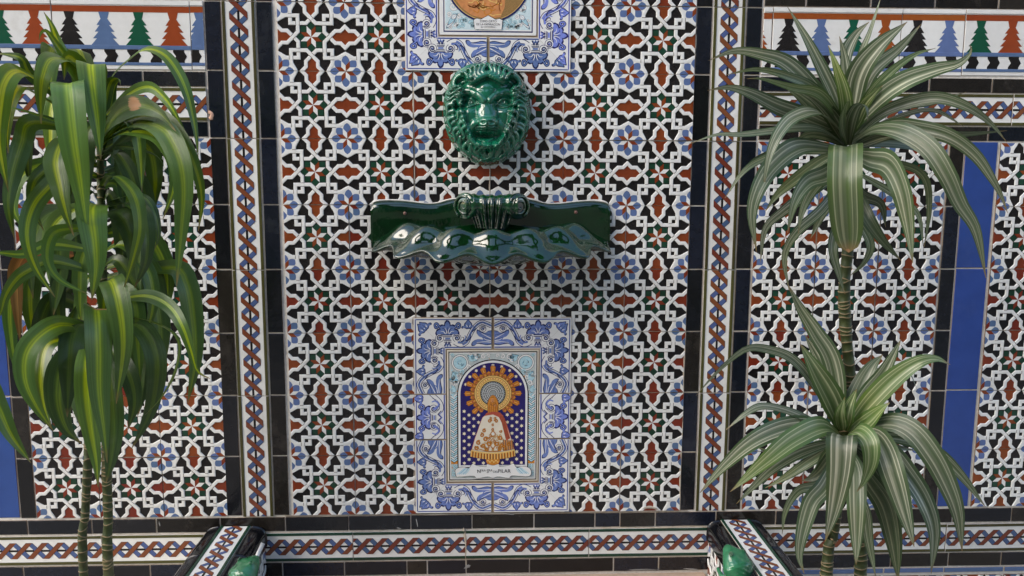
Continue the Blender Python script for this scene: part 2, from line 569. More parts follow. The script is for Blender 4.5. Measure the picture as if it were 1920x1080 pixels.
def braid_tile(name, length=0.28, edge=M_OLIVE, phase=0.0):
    pm = PM()
    w_, l_ = 0.07, length
    pm.slab(-w_ / 2 + GAP, -l_ / 2 + GAP, w_ / 2 - GAP, l_ / 2 - GAP, 0.0008, 0.012, M_WHITE, side=M_CLAY)
    h = 0.0009
    for s in (-1, 1):
        xo = s * (w_ / 2 - GAP - 0.0004)
        xi = s * (w_ / 2 - 0.0082)
        pm.strap([((xo + xi) / 2, -l_ / 2), ((xo + xi) / 2, l_ / 2)], abs(xo - xi) / 2 - 0.0008, abs(xo - xi) / 2, h, h + 0.0012, edge)
    pm.rect(-0.0024, -l_ / 2, 0.0024, l_ / 2, h + 0.0001, M_BLACK)
    n = int(l_ / PER) + 4
    for lay, (mat, sgn, hh, hw) in enumerate(((M_CLAYB, 1, 0.0002, 1.12), (M_BRBLUE, 1, 0.0003, .98), (M_CLAYB, -1, 0.00045, 1.10), (M_BRAID, -1, 0.0006, .96))):
        for k in range(-n, n):
            y0 = phase * PER + k * PER
            t = .37 * PER
            e_ = (hw - 1) * .5 * t
            yl0, yl1 = y0 - e_, y0 + t + e_
            dy = sgn * PER
            bx = BW * (1.03 if hw > 1 else 1.0)
            pm.poly([(-bx, yl0), (bx, yl0 + dy), (bx, yl1 + dy), (-bx, yl1)], h + hh, mat)
    return pm.mesh(name, clip=(-w_ / 2 + GAP * .5, -l_ / 2 + GAP, w_ / 2 - GAP * .5, l_ / 2 - GAP))


M_BRAID = glaze('braid_brown_glaze', (0.185, 0.050, 0.022), 0.22, 0.2, dirt=0.10, dirtcol=(0.30, 0.17, 0.10))
M_CLAYB = glaze('braid_outline', (0.045, 0.016, 0.014), 0.2, 0.2, dirt=0.0)
M_BRBLUE = glaze('braid_blue_glaze', (0.065, 0.110, 0.245), 0.2, 0.2, dirt=0.05)
BR = braid_tile('braid_border_tile')


def braid_cut(length, edge=M_OLIVE, phase=0.0, name='braid_border_tile_cut'):
    return braid_tile(name, length, edge, phase)


for x in (-.0783, .9511):
    for k in range(5):
        zc = .14 - .28 * k - 0.0005
        if zc - .14 < -1.1205:
            continue
        put('border_tile', BR, x, zc, jit=.6)

# ---- plain tiles
def plain(name, w_, h_, mat, bev=0.0009):
    pm = PM()
    g_ = 0.0014
    pm.slab(-w_ / 2 + g_, -h_ / 2 + g_, w_ / 2 - g_, h_ / 2 - g_, 0.001, 0.012, mat, bev, side=M_CLAY)
    return pm.mesh(name)


_plain = {}


def black(x0, x1, z0, z1, name='black_tile', mat=None):
    mat = mat or rnd.choice((M_TILEBLK, M_TILEBLK2, M_TILEBLK3))
    key = (round(x1 - x0, 3), round(z1 - z0, 3), mat.name)
    if key not in _plain:
        _plain[key] = plain(name, x1 - x0, z1 - z0, mat)
    return put(name, _plain[key], (x0 + x1) / 2, (z0 + z1) / 2, jit=1.0)


for x0 in (-.1485, -.0425, .8800, .9872):           # black columns beside the upright borders
    for r in range(-1, 8):
        black(x0, x0 + .0348, row_z(r), row_z(r) + V)
for x0, xs in ((-.6015, -1), (1.4498, 1)):          # black columns of the side panels
    for r in range(2, 8):
        black(x0, x0 + .0348, row_z(r), row_z(r) + V)
# cobalt blue strips
for x0 in (-.6765, 1.4852):
    for k in range(3):
        z1 = -.2775 - .28 * k
        black(x0, x0 + .0745, z1 - .28, z1, 'blue_tile', M_TILEBLUE)

# ---- frieze with stepped trees, 28 x 14 cm
def frieze_tile(name, cols, width=.28, first=0.0):
    pm = PM()
    pm.slab(GAP, GAP, width - GAP, .14 - GAP, 0.0008, 0.012, M_WHITE, side=M_CLAY)
    h = 0.001

    def zz(cm):
        return .14 + cm * CM
    pm.strap([(0, zz(-0.55)), (width, zz(-0.55))], .0042, .0052, h, h + .0016, M_WHITE)
    pm.rect(0, zz(-2.45), width, zz(-1.2), h + .0001, M_ORANGE)
    pm.strap([(0, zz(-9.5)), (width, zz(-9.5))], .0036, .0043, h, h + .0008, M_BLUE)
    pm.strap([(0, zz(-12.82)), (width, zz(-12.82))], .0026, .0031, h, h + .0008, M_BLUE)
    for i, m in enumerate(cols):
        cx = first + (.5 + i) * .07
        zb, zt = zz(-9.1), zz(-2.4)
        pts = []
        steps = 5
        H = zt - zb
        rightp = []
        for k, (wb, wt) in enumerate(((.0285, .0165), (.0245, .0126), (.0203, .0097), (.0158, .0064), (.0074, .0108))):
            rightp += [(wb, zb + H * k / steps), (wt, zb + H * (k + 1) / steps)]
        pts = [(cx + x, z) for x, z in rightp] + [(cx - x, z) for x, z in reversed(rightp)]
        pm.poly(pts, h + .0001, m)
    kn = int(width / .0467) + 3
    for i in range(-1, kn):
        cx = first + i * .0467 + .020
        z0, z1 = zz(-12.5), zz(-9.95)
        H = z1 - z0
        a = .0115
        pts = [(-a, 0), (-a, .16), (-a + .006, .5), (-a, .84), (-a, 1), (a, 1), (a, .84), (a + .0052, .5), (a, .16), (a, 0)]
        pm.poly([(cx + x, z0 + H * y) for x, y in pts], h + .0001, M_BLACK)
    return pm.mesh(name, clip=(GAP, GAP, width - GAP, .14 - GAP))


FR = frieze_tile('frieze_tile', (M_BLACK, M_BLUE, M_DKGREEN, M_ORANGE))
FRL = frieze_tile('frieze_tile_cut', (M_BLUE,), .028, -.016)
FRA = frieze_tile('frieze_tile_cut', (M_ORANGE,), .020, -.048)
FRB = frieze_tile('frieze_tile_cut', (M_BLACK, M_BLUE), .139, .0)
FRC = frieze_tile('frieze_tile', (M_DKGREEN, M_ORANGE, M_BLACK, M_BLUE))
put('frieze_tile', FRL, -.1778, -.14)
put('frieze_tile', FR, -.4578, -.14)
put('frieze_tile', FR, -.7380, -.14)
put('frieze_tile', FRA, 1.0242, -.139)
put('frieze_tile', FR, 1.0445, -.1385)
put('frieze_tile', FRB, 1.3250, -.138)
put('frieze_tile', FRC, 1.4642, -.1377)
put('frieze_tile', FRC, 1.7445, -.1377)

# rows over and under the frieze
for x0, x1 in ((-.7500, -.1505), (1.0242, 2.02)):
    x = x1 if x0 < 0 else x0
    sg = -1 if x0 < 0 else 1
    k = 0
    first = .13 if x0 < 0 else .09
    while (x > x0 + .01) if sg < 0 else (x < x1 - .01):
        ln = first if k == 0 else .14
        a, b = (x - ln, x) if sg < 0 else (x, x + ln)
        black(a, b, -.1745, -.1420)
        black(a, b, -.2775, -.2450)
        black(a, b, .0020, .0350)
        x += sg * ln
        k += 1
    n = 0
    x = x1 if sg < 0 else x0
    first = .28 if sg < 0 else .275
    while (x > x0 + .01) if sg < 0 else (x < x1 - .01):
        ln = .28
        c = x + sg * ln / 2
        put('border_tile', BR, c, -.2100, rot=R(90), jit=.6)
        x += sg * ln

# ---- the rows under the panels
xs = [-.7290, -.5880, -.4475, -.3055, -.1640, -.0189, .1236, .2634, .4029, .5444, .6844, .7424, .8241, .9650, 1.1050, 1.2450, 1.3850, 1.5250, 1.6660, 1.81]
for a, b in zip(xs[:-1], xs[1:]):
    black(a, b, -1.1570, -1.1215)
xs2 = [-.7450, -.6050, -.4650, -.3250, -.1750, -.0287, .1116, .2536, .2999, .3891, .5350, .7300, .8350, .9700, 1.1000, 1.2400, 1.3840, 1.5230, 1.6500, 1.79]
for a, b in zip(xs2[:-1], xs2[1:]):
    black(a, b, -1.2655, -1.2310)
for a, b in ((-.7078, -.4278), (-.4278, -.1478), (-.1478, .1322), (.1322, .3881), (.3881, .6717), (.6717, .9517), (.9517, 1.2317), (1.2317, 1.5117), (1.5117, 1.7917)):
    inside = -.15 < a < .93
    key = ('b', round(b - a, 3), inside)
    if key not in _plain:
        _plain[key] = braid_tile('braid_border_tile_low', b - a, M_GREEN if inside else M_OLIVE, .25)
    put('border_tile', _plain[key], (a + b) / 2, -1.1943, rot=R(90), jit=.6)
# thin blue listel and the next patterned panel on the outer sides
for x0, n in ((-.74, 4), (1.08, 5)):
    for k in range(n):
        a = x0 + k * .145
        black(a, a + .144, -1.2810, -1.2675, 'blue_listel', M_BLUE)
        put('star_tile', T1, a, -1.4260)

# ---- thick hand smeared joints beside the centre columns
M_MORTAR = matte('old_mortar', (0.40, 0.345, 0.28), 0.9, 0.35, 90, .0014)


def smear(name, pts, w0, hgt, seed, parent=wall, o=WO, mat=None):
    lr = random.Random(seed)
    P = [Vector(p) for p in pts]
    n = max(8, int(sum((b - a).length for a, b in zip(P[:-1], P[1:])) / .004))
    c = crv(P, max(2, n // (len(P) - 1)))
    rows = []
    a = [lr.uniform(0, 6.28) for _ in range(6)]
    for i, p in enumerate(c):
        t = (c[min(i + 1, len(c) - 1)] - c[max(i - 1, 0)]).normalized()
        sd = Vector((-t.z, 0, t.x))
        s_ = i * .004
        wv = w0 * (.75 + .35 * math.sin(s_ * 61 + a[0]) * math.sin(s_ * 23 + a[1]) + .35 * max(0, math.sin(s_ * 9 + a[2])) ** 3 + lr.uniform(-.12, .12))
        wv = max(.0004, wv) if 0 < i < len(c) - 1 else .0002
        sh = w0 * .35 * math.sin(s_ * 31 + a[3])
        hh = hgt * (.75 + .4 * math.sin(s_ * 47 + a[4]))
        rows.append([tuple(p - o + sd * (u * wv + sh) + Vector((0, -(hh * (1 - u * u) - .0006), 0))) for u in (-1, -.6, 0, .6, 1)])
    return link(name, grid_mesh(name, np.array(rows), mat or M_MORTAR), parent)


for k, (x, z0, z1, w0) in enumerate(((.2815, -.138, -.275, .0026), (.2815, -.275, -.415, .0012), (.2815, -.50, -.665, .0026), (.6005, -.138, -.30, .0016), (.6005, -.50, -.665, .0018), (.4430, -.335, -.40, .0016), (.4430, -.54, -.665, .0024), (.7405, -.56, -.84, .0011), (.7405, -.84, -1.12, .0018), (.14, -.56, -.80, .0012), (.8795, -.70, -1.12, .0020), (.2740, -.665, -1.12, .0020), (.6255, -.665, -1.12, .0020))):
    smear('mortar_joint', [(x, 0, z0), (x, 0, (z0 + z1) / 2), (x, 0, z1)], w0, .0030, 40 + k)
smear('mortar_joint', [(-.02, 0, -1.1195), (.25, 0, -1.1200), (.45, 0, -1.1190), (.70, 0, -1.1200), (.90, 0, -1.1195)], .0018, .0022, 60)
smear('mortar_joint', [(.70, 0, -1.1595), (.85, 0, -1.1590), (.945, 0, -1.160)], .0030, .0022, 61)
smear('mortar_joint', [(.27, 0, -1.2270), (.35, 0, -1.2275), (.45, 0, -1.2285), (.60, 0, -1.2280)], .0030, .0022, 62)
smear('mortar_joint', [(.795, 0, -1.1120), (.812, 0, -1.1085), (.83, 0, -1.1125)], .0060, .0040, 63)
M_PINKPL = matte('pink_plaster', (.55, .33, .25), .9, .2, 90)
smear('plaster_chip', [(-.1475, 0, -.222), (-.1405, 0, -.230), (-.1445, 0, -.243)], .0055, .0030, 77, mat=M_PINKPL)
M_LIME = matte('limescale', (.30, .30, .29), .8, .5, 60, .0006)
for k, (xa, za, xb, zb, w0) in enumerate(((.372, -1.262, .40, -1.246, .006), (.395, -1.25, .41, -1.262, .004), (.345, -1.263, .33, -1.255, .003), (.47, -1.130, .50, -1.124, .005), (.51, -1.127, .53, -1.150, .002), (.86, -1.258, .93, -1.262, .004), (.75, -1.2615, .84, -1.2635, .003), (.275, -1.130, .279, -1.150, .0022), (.232, -1.150, .245, -1.155, .0035), (.03, -1.243, .036, -1.247, .0025), (-.30, -1.128, -.297, -1.140, .0022))):
    smear('limescale_stain', [(xa, 0, za), ((xa + xb) / 2, 0, (za + zb) / 2 + .001), (xb, 0, zb)], w0, .0020, 200 + k, mat=M_LIME)
smear('mortar_joint', [(.384, 0, -1.152), (.388, 0, -1.20), (.386, 0, -1.264)], .0040, .0024, 64)

# ================================================================== ceramic pictures
CMZ = 1 / 57.4 * CM


def leafp(pm, cx, cy, ang, s, flip=1):
    """three lobed painted leaf"""
    def T(p):
        x, y = p[0] * s, p[1] * s * flip
        c, sn = math.cos(ang), math.sin(ang)
        return (cx + x * c - y * sn, cy + x * sn + y * c)
    out = [(-.1, .0), (-.15, .25), (.0, .55), (-.12, .85), (.05, 1.0), (.25, .85), (.28, .6), (.55, .55), (.85, .3), (1.25, .05), (.9, -.2), (.6, -.45), (.35, -.5), (.3, -.75), (.1, -.95), (-.1, -.8), (.02, -.5), (-.12, -.2)]
    o = [T((p[0] * 1.0, p[1])) for p in out]
    sm = [tuple(p) for p in crv(o + [o[0]], 3)][:-1]
    c = Vector((sum(p[0] for p in sm) / len(sm), sum(p[1] for p in sm) / len(sm)))
    pm.tess([tuple(c + (Vector(p) - c) * 1.06 + (Vector(p) - c).normalized() * .0016) for p in sm], HP + .0001, M_FNAVY)
    pm.tess(sm, HP + .0002, M_FBLUE)
    pm.stroke([T((0, 0)), T((.8, .05))], [.05 * s, .02 * s], HP + .0003, M_FNAVY)
    for sg in (-1, 1):
        pm.stroke([T((.12, .18 * sg)), T((.45, .34 * sg))], [.09 * s, .03 * s], HP + .0003, M_FWHITE)


HP = 0.0009


def painted(pm, pts, w0, w1=None, mat=None, h=.0003):
    n = len(pts)
    w1 = w0 if w1 is None else w1
    pm.stroke(pts, [w0 + (w1 - w0) * i / (n - 1) for i in range(n)], HP + h, mat or M_FNAVY)


def band(pm, pts, w_, fill, ol=.0014):
    """outlined band"""
    pm.stroke(pts, w_ + ol, HP + .0001, M_FNAVY)
    pm.stroke(pts, w_, HP + .0002, fill)


def volute(pm, cx, cy, r, a0, d=1):
    pm.disc(cx, cy, r * 1.14, HP + .00012, M_FNAVY, 20)
    pm.disc(cx, cy, r, HP + .00022, M_FWHITE, 20)
    painted(pm, spiral(cx, cy, r * .82, a0, 1.6 * d, r * .10, 14), r * .13, r * .18)
    pm.disc(cx, cy, r * .2, HP + .00034, M_FBLUE, 10)


def palmette(pm, T, s=1.0):
    """flower with side curls: T maps (x across, y outwards) in cm"""
    pet = [(-.35, -.1), (-1.25, .05), (-2.1, -.15), (-2.35, .35), (-1.9, .75), (-1.35, .95), (-1.5, 1.35), (-.95, 1.6), (-.55, 1.5), (-.45, 1.9), (0, 2.35), (.45, 1.9), (.55, 1.5), (.95, 1.6), (1.5, 1.35), (1.35, .95), (1.9, .75), (2.35, .35), (2.1, -.15), (1.25, .05), (.35, -.1)]
    sm = [tuple(p) for p in crv(pet, 3)]
    pm.tess([T((x * 1.07 + (.16 if x > 0 else -.16), y * 1.05 + (.16 if y > .6 else -.10))) for x, y in sm], HP + .0001, M_FNAVY)
    pm.tess([T(p) for p in sm], HP + .0002, M_FBLUE)
    for sg in (-1, 1):
        painted(pm, [T(p) for p in crv([(sg * .12, .1), (sg * .25, .7), (sg * .55, 1.2)], 4)], .0011, .0003, M_FWHITE, .0003)
        painted(pm, [T(p) for p in crv([(sg * .4, .05), (sg * .9, .5), (sg * 1.5, .5)], 4)], .0010, .0003, M_FWHITE, .0003)
        painted(pm, [T(p) for p in crv([(sg * .3, .35), (sg * .7, .95), (sg * 1.2, 1.1)], 4)], .0008, .0004, M_FNAVY, .00035)
        cl = [(sg * 1.2, .9), (sg * 1.7, 1.35), (sg * 2.3, 2.0), (sg * 2.75, 1.75), (sg * 2.6, 1.2), (sg * 2.2, 1.25), (sg * 2.2, 1.55)]
        pts = [T(p) for p in crv(cl, 5)]
        pm.stroke(pts, .0028, HP + .00012, M_FNAVY)
        pm.stroke(pts, .0012, HP + .00022, M_FBLUE)
    painted(pm, [T((0, .0)), T((0, 1.3))], .0008, .0004, M_FNAVY, .00035)


def corner_tile(name, transpose):
    """mitred border tile, 17.1 x 7 cm; local origin the frame's outer corner, x inwards along the edge, y inwards (down)"""
    pm = PM()
    Lc, Wc = 17.15, 7.0

    def T(p):
        x, y = p[0] * CM, p[1] * CM
        return (y, -x) if transpose else (x, -y)

    def Z(x, y):
        return T(((x - 45) / 57.4, (y - 35) / 57.4))
    pts = [(0.04, 0.04), (Lc - .05, .04), (Lc - .05, Wc - .05), (Wc - .02, Wc - .05)]
    pm.poly([T(p) for p in pts], HP, M_FWHITE)
    tp = [T(p) for p in pts]
    for k in range(4):
        j = (k + 1) % 4
        pm.face([(*tp[k], -.007), (*tp[j], -.007), (*tp[j], HP), (*tp[k], HP)], M_CLAY)
    pm.poly([T(p) for p in ((.35, .28), (Lc - .12, .28), (Lc - .12, .52), (.55, .52))], HP + .00005, M_FBAND)
    pm.poly([T(p) for p in ((6.6, 6.48), (Lc - .12, 6.48), (Lc - .12, 6.78), (6.9, 6.78))], HP + .00005, M_FBAND)
    # palmette
    c = Z(470, 245)
    palmette(pm, lambda p: T(((470 - 45) / 57.4 + p[0] * 1.0, (245 - 35) / 57.4 - p[1] * 1.2)))
    # bar between the volutes
    band(pm, [Z(420, 268), Z(530, 268)], .0009, M_FWHITE)
    band(pm, [Z(430, 300), Z(515, 300)], .0026, M_FWHITE)
    pm.poly([Z(442, 290), Z(505, 290), Z(505, 312), Z(442, 312)], HP + .0004, M_FBLUE)
    band(pm, [Z(425, 340), Z(520, 340)], .0009, M_FWHITE)
    painted(pm, [Z(430, 400), Z(455, 350), Z(470, 395), Z(490, 350), Z(515, 398)], .0011, .0011, M_FNAVY)
    painted(pm, [Z(440, 400), Z(458, 372), Z(470, 402), Z(487, 372), Z(505, 400)], .0008, .0008, M_FBLUE, .0004)
    # S scroll to the far end
    sc = [Z(*p) for p in ((560, 350), (610, 378), (660, 382), (715, 345), (745, 275), (790, 190), (845, 125), (905, 95), (960, 110), (1028, 140))]
    cc = crv(sc, 5)
    band(pm, cc, .0040, M_FWHITE, .0015)
    pm.stroke(crv([(p[0], p[1]) for p in sc[2:]], 5), .0023, HP + .00028, M_FBLUE)
    painted(pm, crv(sc[3:], 5), .0004, .0004, M_FNAVY, .0004)
    painted(pm, crv([Z(600, 350), Z(660, 350), Z(700, 300), Z(690, 260)], 5), .0024, .0008, M_FBLUE, .00035)
    painted(pm, crv([Z(610, 362), Z(670, 362), Z(715, 310), Z(720, 250)], 5), .0005, .0003, M_FNAVY, .0004)
    volute(pm, *Z(590, 295), .0085, 2.6, -1)
    volute(pm, *Z(372, 295), .0085, .5, 1)
    volute(pm, *Z(915, 175), .0070, 0.0, 1)
    for q in (((700, 330), (740, 320), (765, 270), (750, 240)), ((640, 345), (672, 322), (676, 290), (650, 284)), ((780, 215), (810, 190), (835, 165))):
        painted(pm, [Z(*p) for p in [tuple(t) for t in crv(q, 5)]], .0014, .0005, M_FNAVY, .0004)
    for x_, y_ in ((800, 150), (845, 112), (890, 98), (935, 104)):
        painted(pm, [Z(x_, y_ - 4), Z(x_ + 12, y_ + 10)], .0006, .0006, M_FNAVY, .00045)
    leafp(pm, *Z(735, 160), (math.pi * .5 if not transpose else math.pi), .0135, 1)
    leafp(pm, *Z(205, 170), (math.pi * .75), .0150, 1)
    # acanthus at the far end
    ac = [(1030, 205), (975, 215), (935, 240), (880, 215), (850, 200), (845, 240), (870, 275), (905, 290), (920, 315), (870, 310), (825, 320), (790, 350), (785, 385), (820, 385), (850, 360), (900, 365), (960, 380), (1030, 370)]
    sm = [Z(*p) for p in [tuple(q) for q in crv(ac, 3)]]
    c = Vector((sum(p[0] for p in sm) / len(sm), sum(p[1] for p in sm) / len(sm)))
    pm.tess([tuple(c + (Vector(p) - c) * 1.05 + (Vector(p) - c).normalized() * .0016) for p in sm], HP + .0001, M_FNAVY)
    pm.tess(sm, HP + .0002, M_FBLUE)
    for q in (((1020, 300), (960, 270), (900, 235)), ((1020, 330), (960, 320), (930, 300)), ((1020, 350), (930, 345), (840, 355))):
        painted(pm, [Z(*p) for p in [tuple(t) for t in crv(q, 5)]], .0010, .0004, M_FWHITE, .0003)
    for q in (((1020, 260), (960, 245), (900, 215)), ((1020, 315), (960, 300), (915, 285))):
        painted(pm, [Z(*p) for p in [tuple(t) for t in crv(q, 5)]], .0005, .0003, M_FNAVY, .0004)
    if transpose:
        cl = [((0, 0, 0), (1, 0, 1)), ((0, 0, -Lc * CM + .0006), (0, 0, -1))]
    else:
        cl = [((0, 0, 0), (-1, 0, -1)), ((Lc * CM - .0006, 0, 0), (1, 0, 0))]
    return pm.mesh(name, clipline=cl)


def side_tile(name, H=10.3):
    pm = PM()
    Wc = 7.0

    def Z(x, y):
        return ((x - 70) / 96.0 * CM, (425 - y) / 88.0 * CM)
    h2 = H / 2 * CM
    pm.slab(.0005, -h2 + .0006, Wc * CM - .0005, h2 - .0006, HP, .008, M_FWHITE, side=M_CLAY)
    pm.rect(.0028, -h2 + .0006, .0052, h2 - .0006, HP + .00005, M_FBAND)
    pm.rect(.0648, -h2 + .0006, .0678, h2 - .0006, HP + .00005, M_FBAND)
    palmette(pm, lambda p: Z(395 - p[1] * 112, 435 + p[0] * 92))
    band(pm, [Z(425, 370), Z(425, 500)], .0009, M_FWHITE)
    band(pm, [Z(490, 385), Z(490, 490)], .0026, M_FWHITE)
    pm.poly([Z(475, 390), Z(505, 390), Z(505, 480), Z(475, 480)], HP + .0004, M_FBLUE)
    painted(pm, [Z(640, 300), Z(570, 370), Z(640, 435), Z(570, 500), Z(640, 570)], .0011, .0011, M_FNAVY)
    painted(pm, [Z(655, 320), Z(600, 375), Z(655, 435), Z(600, 495), Z(655, 550)], .0008, .0008, M_FBLUE, .0004)
    for s in (-1, 1):
        def Y(x, y):
            return Z(x, 435 + s * (y - 435))
        sc = [Y(*p) for p in ((560, 520), (635, 590), (640, 680), (600, 760), (540, 820), (470, 880), (420, 925))]
        band(pm, crv(sc, 5), .0038, M_FWHITE, .0015)
        painted(pm, crv([Y(470, 600), Y(545, 640), Y(590, 700), Y(520, 770), Y(440, 750)], 5), .0030, .0012, M_FBLUE, .00035)
        painted(pm, crv([Y(560, 640), Y(610, 700), Y(540, 790), Y(450, 820)], 5), .0005, .0003, M_FNAVY, .0004)
        volute(pm, *Y(480, 610), .0085, 1.0, s)
        leafp(pm, *Y(225, 815), math.pi, .0145, s)
    return pm.mesh(name, clip=(.0005, -h2 + .0006, Wc * CM - .0005, h2 - .0006))


CTH = corner_tile('mitred_tile_h', False)
CTV = corner_tile('mitred_tile_v', True)
SDT = side_tile('side_tile')
PRO = 0.0048      # the pictures stand this much proud of the wall tiles


M_BED = matte('tan_bedding_mortar', (0.46, 0.36, 0.25), 0.9, 0.3, 70)


def picture(label, cx, ztop, zbot, name='ceramic_picture'):
    t = thing(name, label, 'tile picture', (cx, 0, zbot))
    o = Vector((cx, 0, zbot))
    # bedding mortar behind the tiles
    b = bmesh.new()
    box(b, cx - .1745, -PRO + .0018, zbot - .0005, cx + .1745, .002, ztop + .0005)
    link('mortar_bed', bm_mesh(b, 'mortar_bed', M_BED), t, -o)
    for sx in (1, -1):
        for sz in (1, -1):
            for me in (CTH, CTV):
                ob = link('border_tile', me, t, Vector((cx - sx * .1740, -PRO, ztop if sz > 0 else zbot)) - o)
                ob.scale = (sx, 1, sz)
    for sx in (1, -1):
        ob = link('border_tile', SDT, t, Vector((cx - sx * .1740, -PRO, (ztop + zbot) / 2)) - o)
        ob.scale = (sx, 1, 1)
    return t, o


def text_mesh(body, size, mat, name='lettering'):
    cu = bpy.data.curves.new(name, 'FONT')
    cu.body = body; cu.size = size; cu.align_x = 'CENTER'; cu.resolution_u = 3
    ob = bpy.data.objects.new(name, cu)
    COL.objects.link(ob)
    me = bpy.data.meshes.new_from_object(ob.evaluated_get(bpy.context.evaluated_depsgraph_get()))
    bpy.data.objects.remove(ob)
    bpy.data.curves.remove(cu)
    me.transform(Matrix.Rotation(R(90), 4, 'X'))
    me.materials.clear(); me.materials.append(mat)
    me.name = name
    return me


def scroll(pm, T, cx, cy, r, a0, d, fill=M_PPALE, ol=M_PINK):
    """ornamental curl"""
    sp = [T(p) for p in spiral(cx, cy, r, a0, 1.35 * d, r * .15, 14)]
    pm.stroke(sp, [r * .30 * CM * (1 - .5 * i / len(sp)) + .00035 for i in range(len(sp))], HP + .0003, ol)
    pm.stroke(sp, [r * .30 * CM * (1 - .5 * i / len(sp)) for i in range(len(sp))], HP + .0004, fill)


# ---- lower picture -----------------------------------------------------
pic, po = picture('blue framed tile picture of a robed statue in a golden halo, below the shell basin', .4498, -.6655, -1.1150)
pm = PM()
X0, X1, Z0, Z1 = -10.15, 10.15, -15.15, 15.15       # cm, picture tile about its centre


def T(p):
    return (p[0] * CM, p[1] * CM)


pm.slab(X0 * CM, Z0 * CM, X1 * CM, Z1 * CM, HP, .008, M_PCREAM, side=M_CLAY)
pm.rect(-9.85 * CM, -14.85 * CM, 9.85 * CM, 14.85 * CM, HP + .0001, M_PINK)
pm.rect(-9.62 * CM, -14.6 * CM, 9.62 * CM, 14.6 * CM, HP + .00015, M_FWHITE)
pm.rect(-9.45 * CM, -14.4 * CM, 9.45 * CM, 14.4 * CM, HP + .0002, M_PMARG)
pr0 = random.Random(9)
for k in range(260):
    x_, z_ = pr0.uniform(-9.2, 9.2), pr0.uniform(-14.2, 14.2)
    if abs(x_) < 7.3 and z_ < 8:
        continue
    pm.disc(x_ * CM, z_ * CM, pr0.uniform(.0010, .0030), HP + .00022 + k * 2e-7, (M_PGOLD, M_PPALE, M_PAQUA, M_FWHITE)[k % 4], 8)
# ornament of the margin
pr = random.Random(3)
for sx in (-1, 1):
    for k in range(30):                                # plaited leaf columns
        z = -10.6 + k * .52
        for s2 in (-1, 1):
            pts = [(sx * 8.68, z), (sx * 8.68 + s2 * .72, z + .55), (sx * 8.68 + s2 * .62, z + .85), (sx * 8.68, z + .38)]
            pm.poly([T((sx * 8.68 + (p[0] - sx * 8.68) * 1.14, p[1] - .14)) for p in pts], HP + .0003 + k * 1e-6, M_PINK)
            pm.poly([T(p) for p in pts], HP + .0004 + k * 1e-6, M_PPALE if (k + s2) % 3 else M_FWHITE)
    for k in range(70):
        a_, b_ = pr.uniform(.6, 9.2), pr.uniform(3.0, 14.2)
        if math.hypot(a_, b_ - 5.2) < 8.3 or (b_ < 5.2 and a_ < 8.3) or math.hypot(a_ - 7.3, b_ - 12.3) < 2.2:
            continue
        scroll(pm, T, sx * a_, b_, pr.uniform(.28, .5), pr.uniform(0, 6), (-1) ** k, (M_PPALE, M_FWHITE, M_PAQUA)[k % 3])
    pm.rect(min(sx * 7.95, sx * 9.4) * CM, -11.0 * CM, max(sx * 7.95, sx * 9.4) * CM, 4.6 * CM, HP + .00026, M_PGOLD)
    # corners: big scrolls and acanthus in the spandrels
    pm.disc(sx * 7.3 * CM, 12.3 * CM, .0188, HP + .00030, M_PINK, 24)
    pm.disc(sx * 7.3 * CM, 12.3 * CM, .0180, HP + .00034, M_FWHITE, 24)
    pm.disc(sx * 7.3 * CM, 12.3 * CM, .0150, HP + .00038, M_PINK, 24)
    pm.disc(sx * 7.3 * CM, 12.3 * CM, .0142, HP + .00042, M_PPALE, 24)
    for k in range(9):
        a = pr.uniform(0, 6.28); rr = pr.uniform(.2, 1.1)
        pm.stroke(crv([T((sx * 7.3 + rr * math.cos(a + i * .5), 12.3 + rr * math.sin(a + i * .5))) for i in range(3)], 4), .0006, HP + .0005, M_PINK if k % 3 == 0 else M_PAQUA)
    for cx_, cz_, r_, a_, d_ in ((5.4, 11.2, .62, 1, 1), (6.8, 10.1, .6, 2.5, -1), (3.6, 13.6, .7, 0, 1), (2.1, 13.7, .55, 2, -1), (4.7, 13.3, .6, 4, 1), (8.9, 8.9, .5, 1, 1), (8.2, 7.6, .62, 3, -1), (8.9, 6.0, .55, 0, 1), (8.9, 14.0, .4, 0, 1), (8.6, 4.9, .6, 3.4, 1), (7.6, 8.9, .5, 1, 1), (8.0, 10.0, .45, 1, -1), (9.0, 7.3, .35, 2, 1), (8.3, -11.6, .55, 1, -1), (8.9, -13.4, .55, 1, 1), (7.7, -13.3, .62, 2, -1), (6.6, -12.4, .5, 2, 1), (6.8, -13.6, .45, 0, 1), (1.0, 13.9, .4, 0, 1)):
        scroll(pm, T, sx * cx_, cz_, r_, a_ if sx > 0 else math.pi - a_, d_ * sx, M_PPALE if (cx_ * 10) % 3 > 1 else M_FWHITE)
    for pts in (((8.9, 10.3), (7.6, 9.4), (7.9, 8.2), (8.7, 8.0), (9.1, 9.2)), ((5.6, 13.9), (4.3, 14.1), (3.4, 13.2), (4.0, 12.7), (5.0, 12.9)), ((9.2, 7.2), (8.5, 6.9), (8.2, 5.9), (8.8, 5.6))):
        q = [T((sx * a, b)) for a, b in pts]
        sm = [tuple(p) for p in crv(q + [q[0]], 3)][:-1]
        c = Vector((sum(p[0] for p in sm) / len(sm), sum(p[1] for p in sm) / len(sm)))
        pm.tess([tuple(c + (Vector(p) - c) * 1.12) for p in sm], HP + .00030, M_PINK)
        pm.tess(sm, HP + .00036, M_PPALE)
        painted(pm, [q[0], tuple((Vector(q[2]) + Vector(q[1])) / 2)], .0008, .0003, M_PAQUA, .0005)


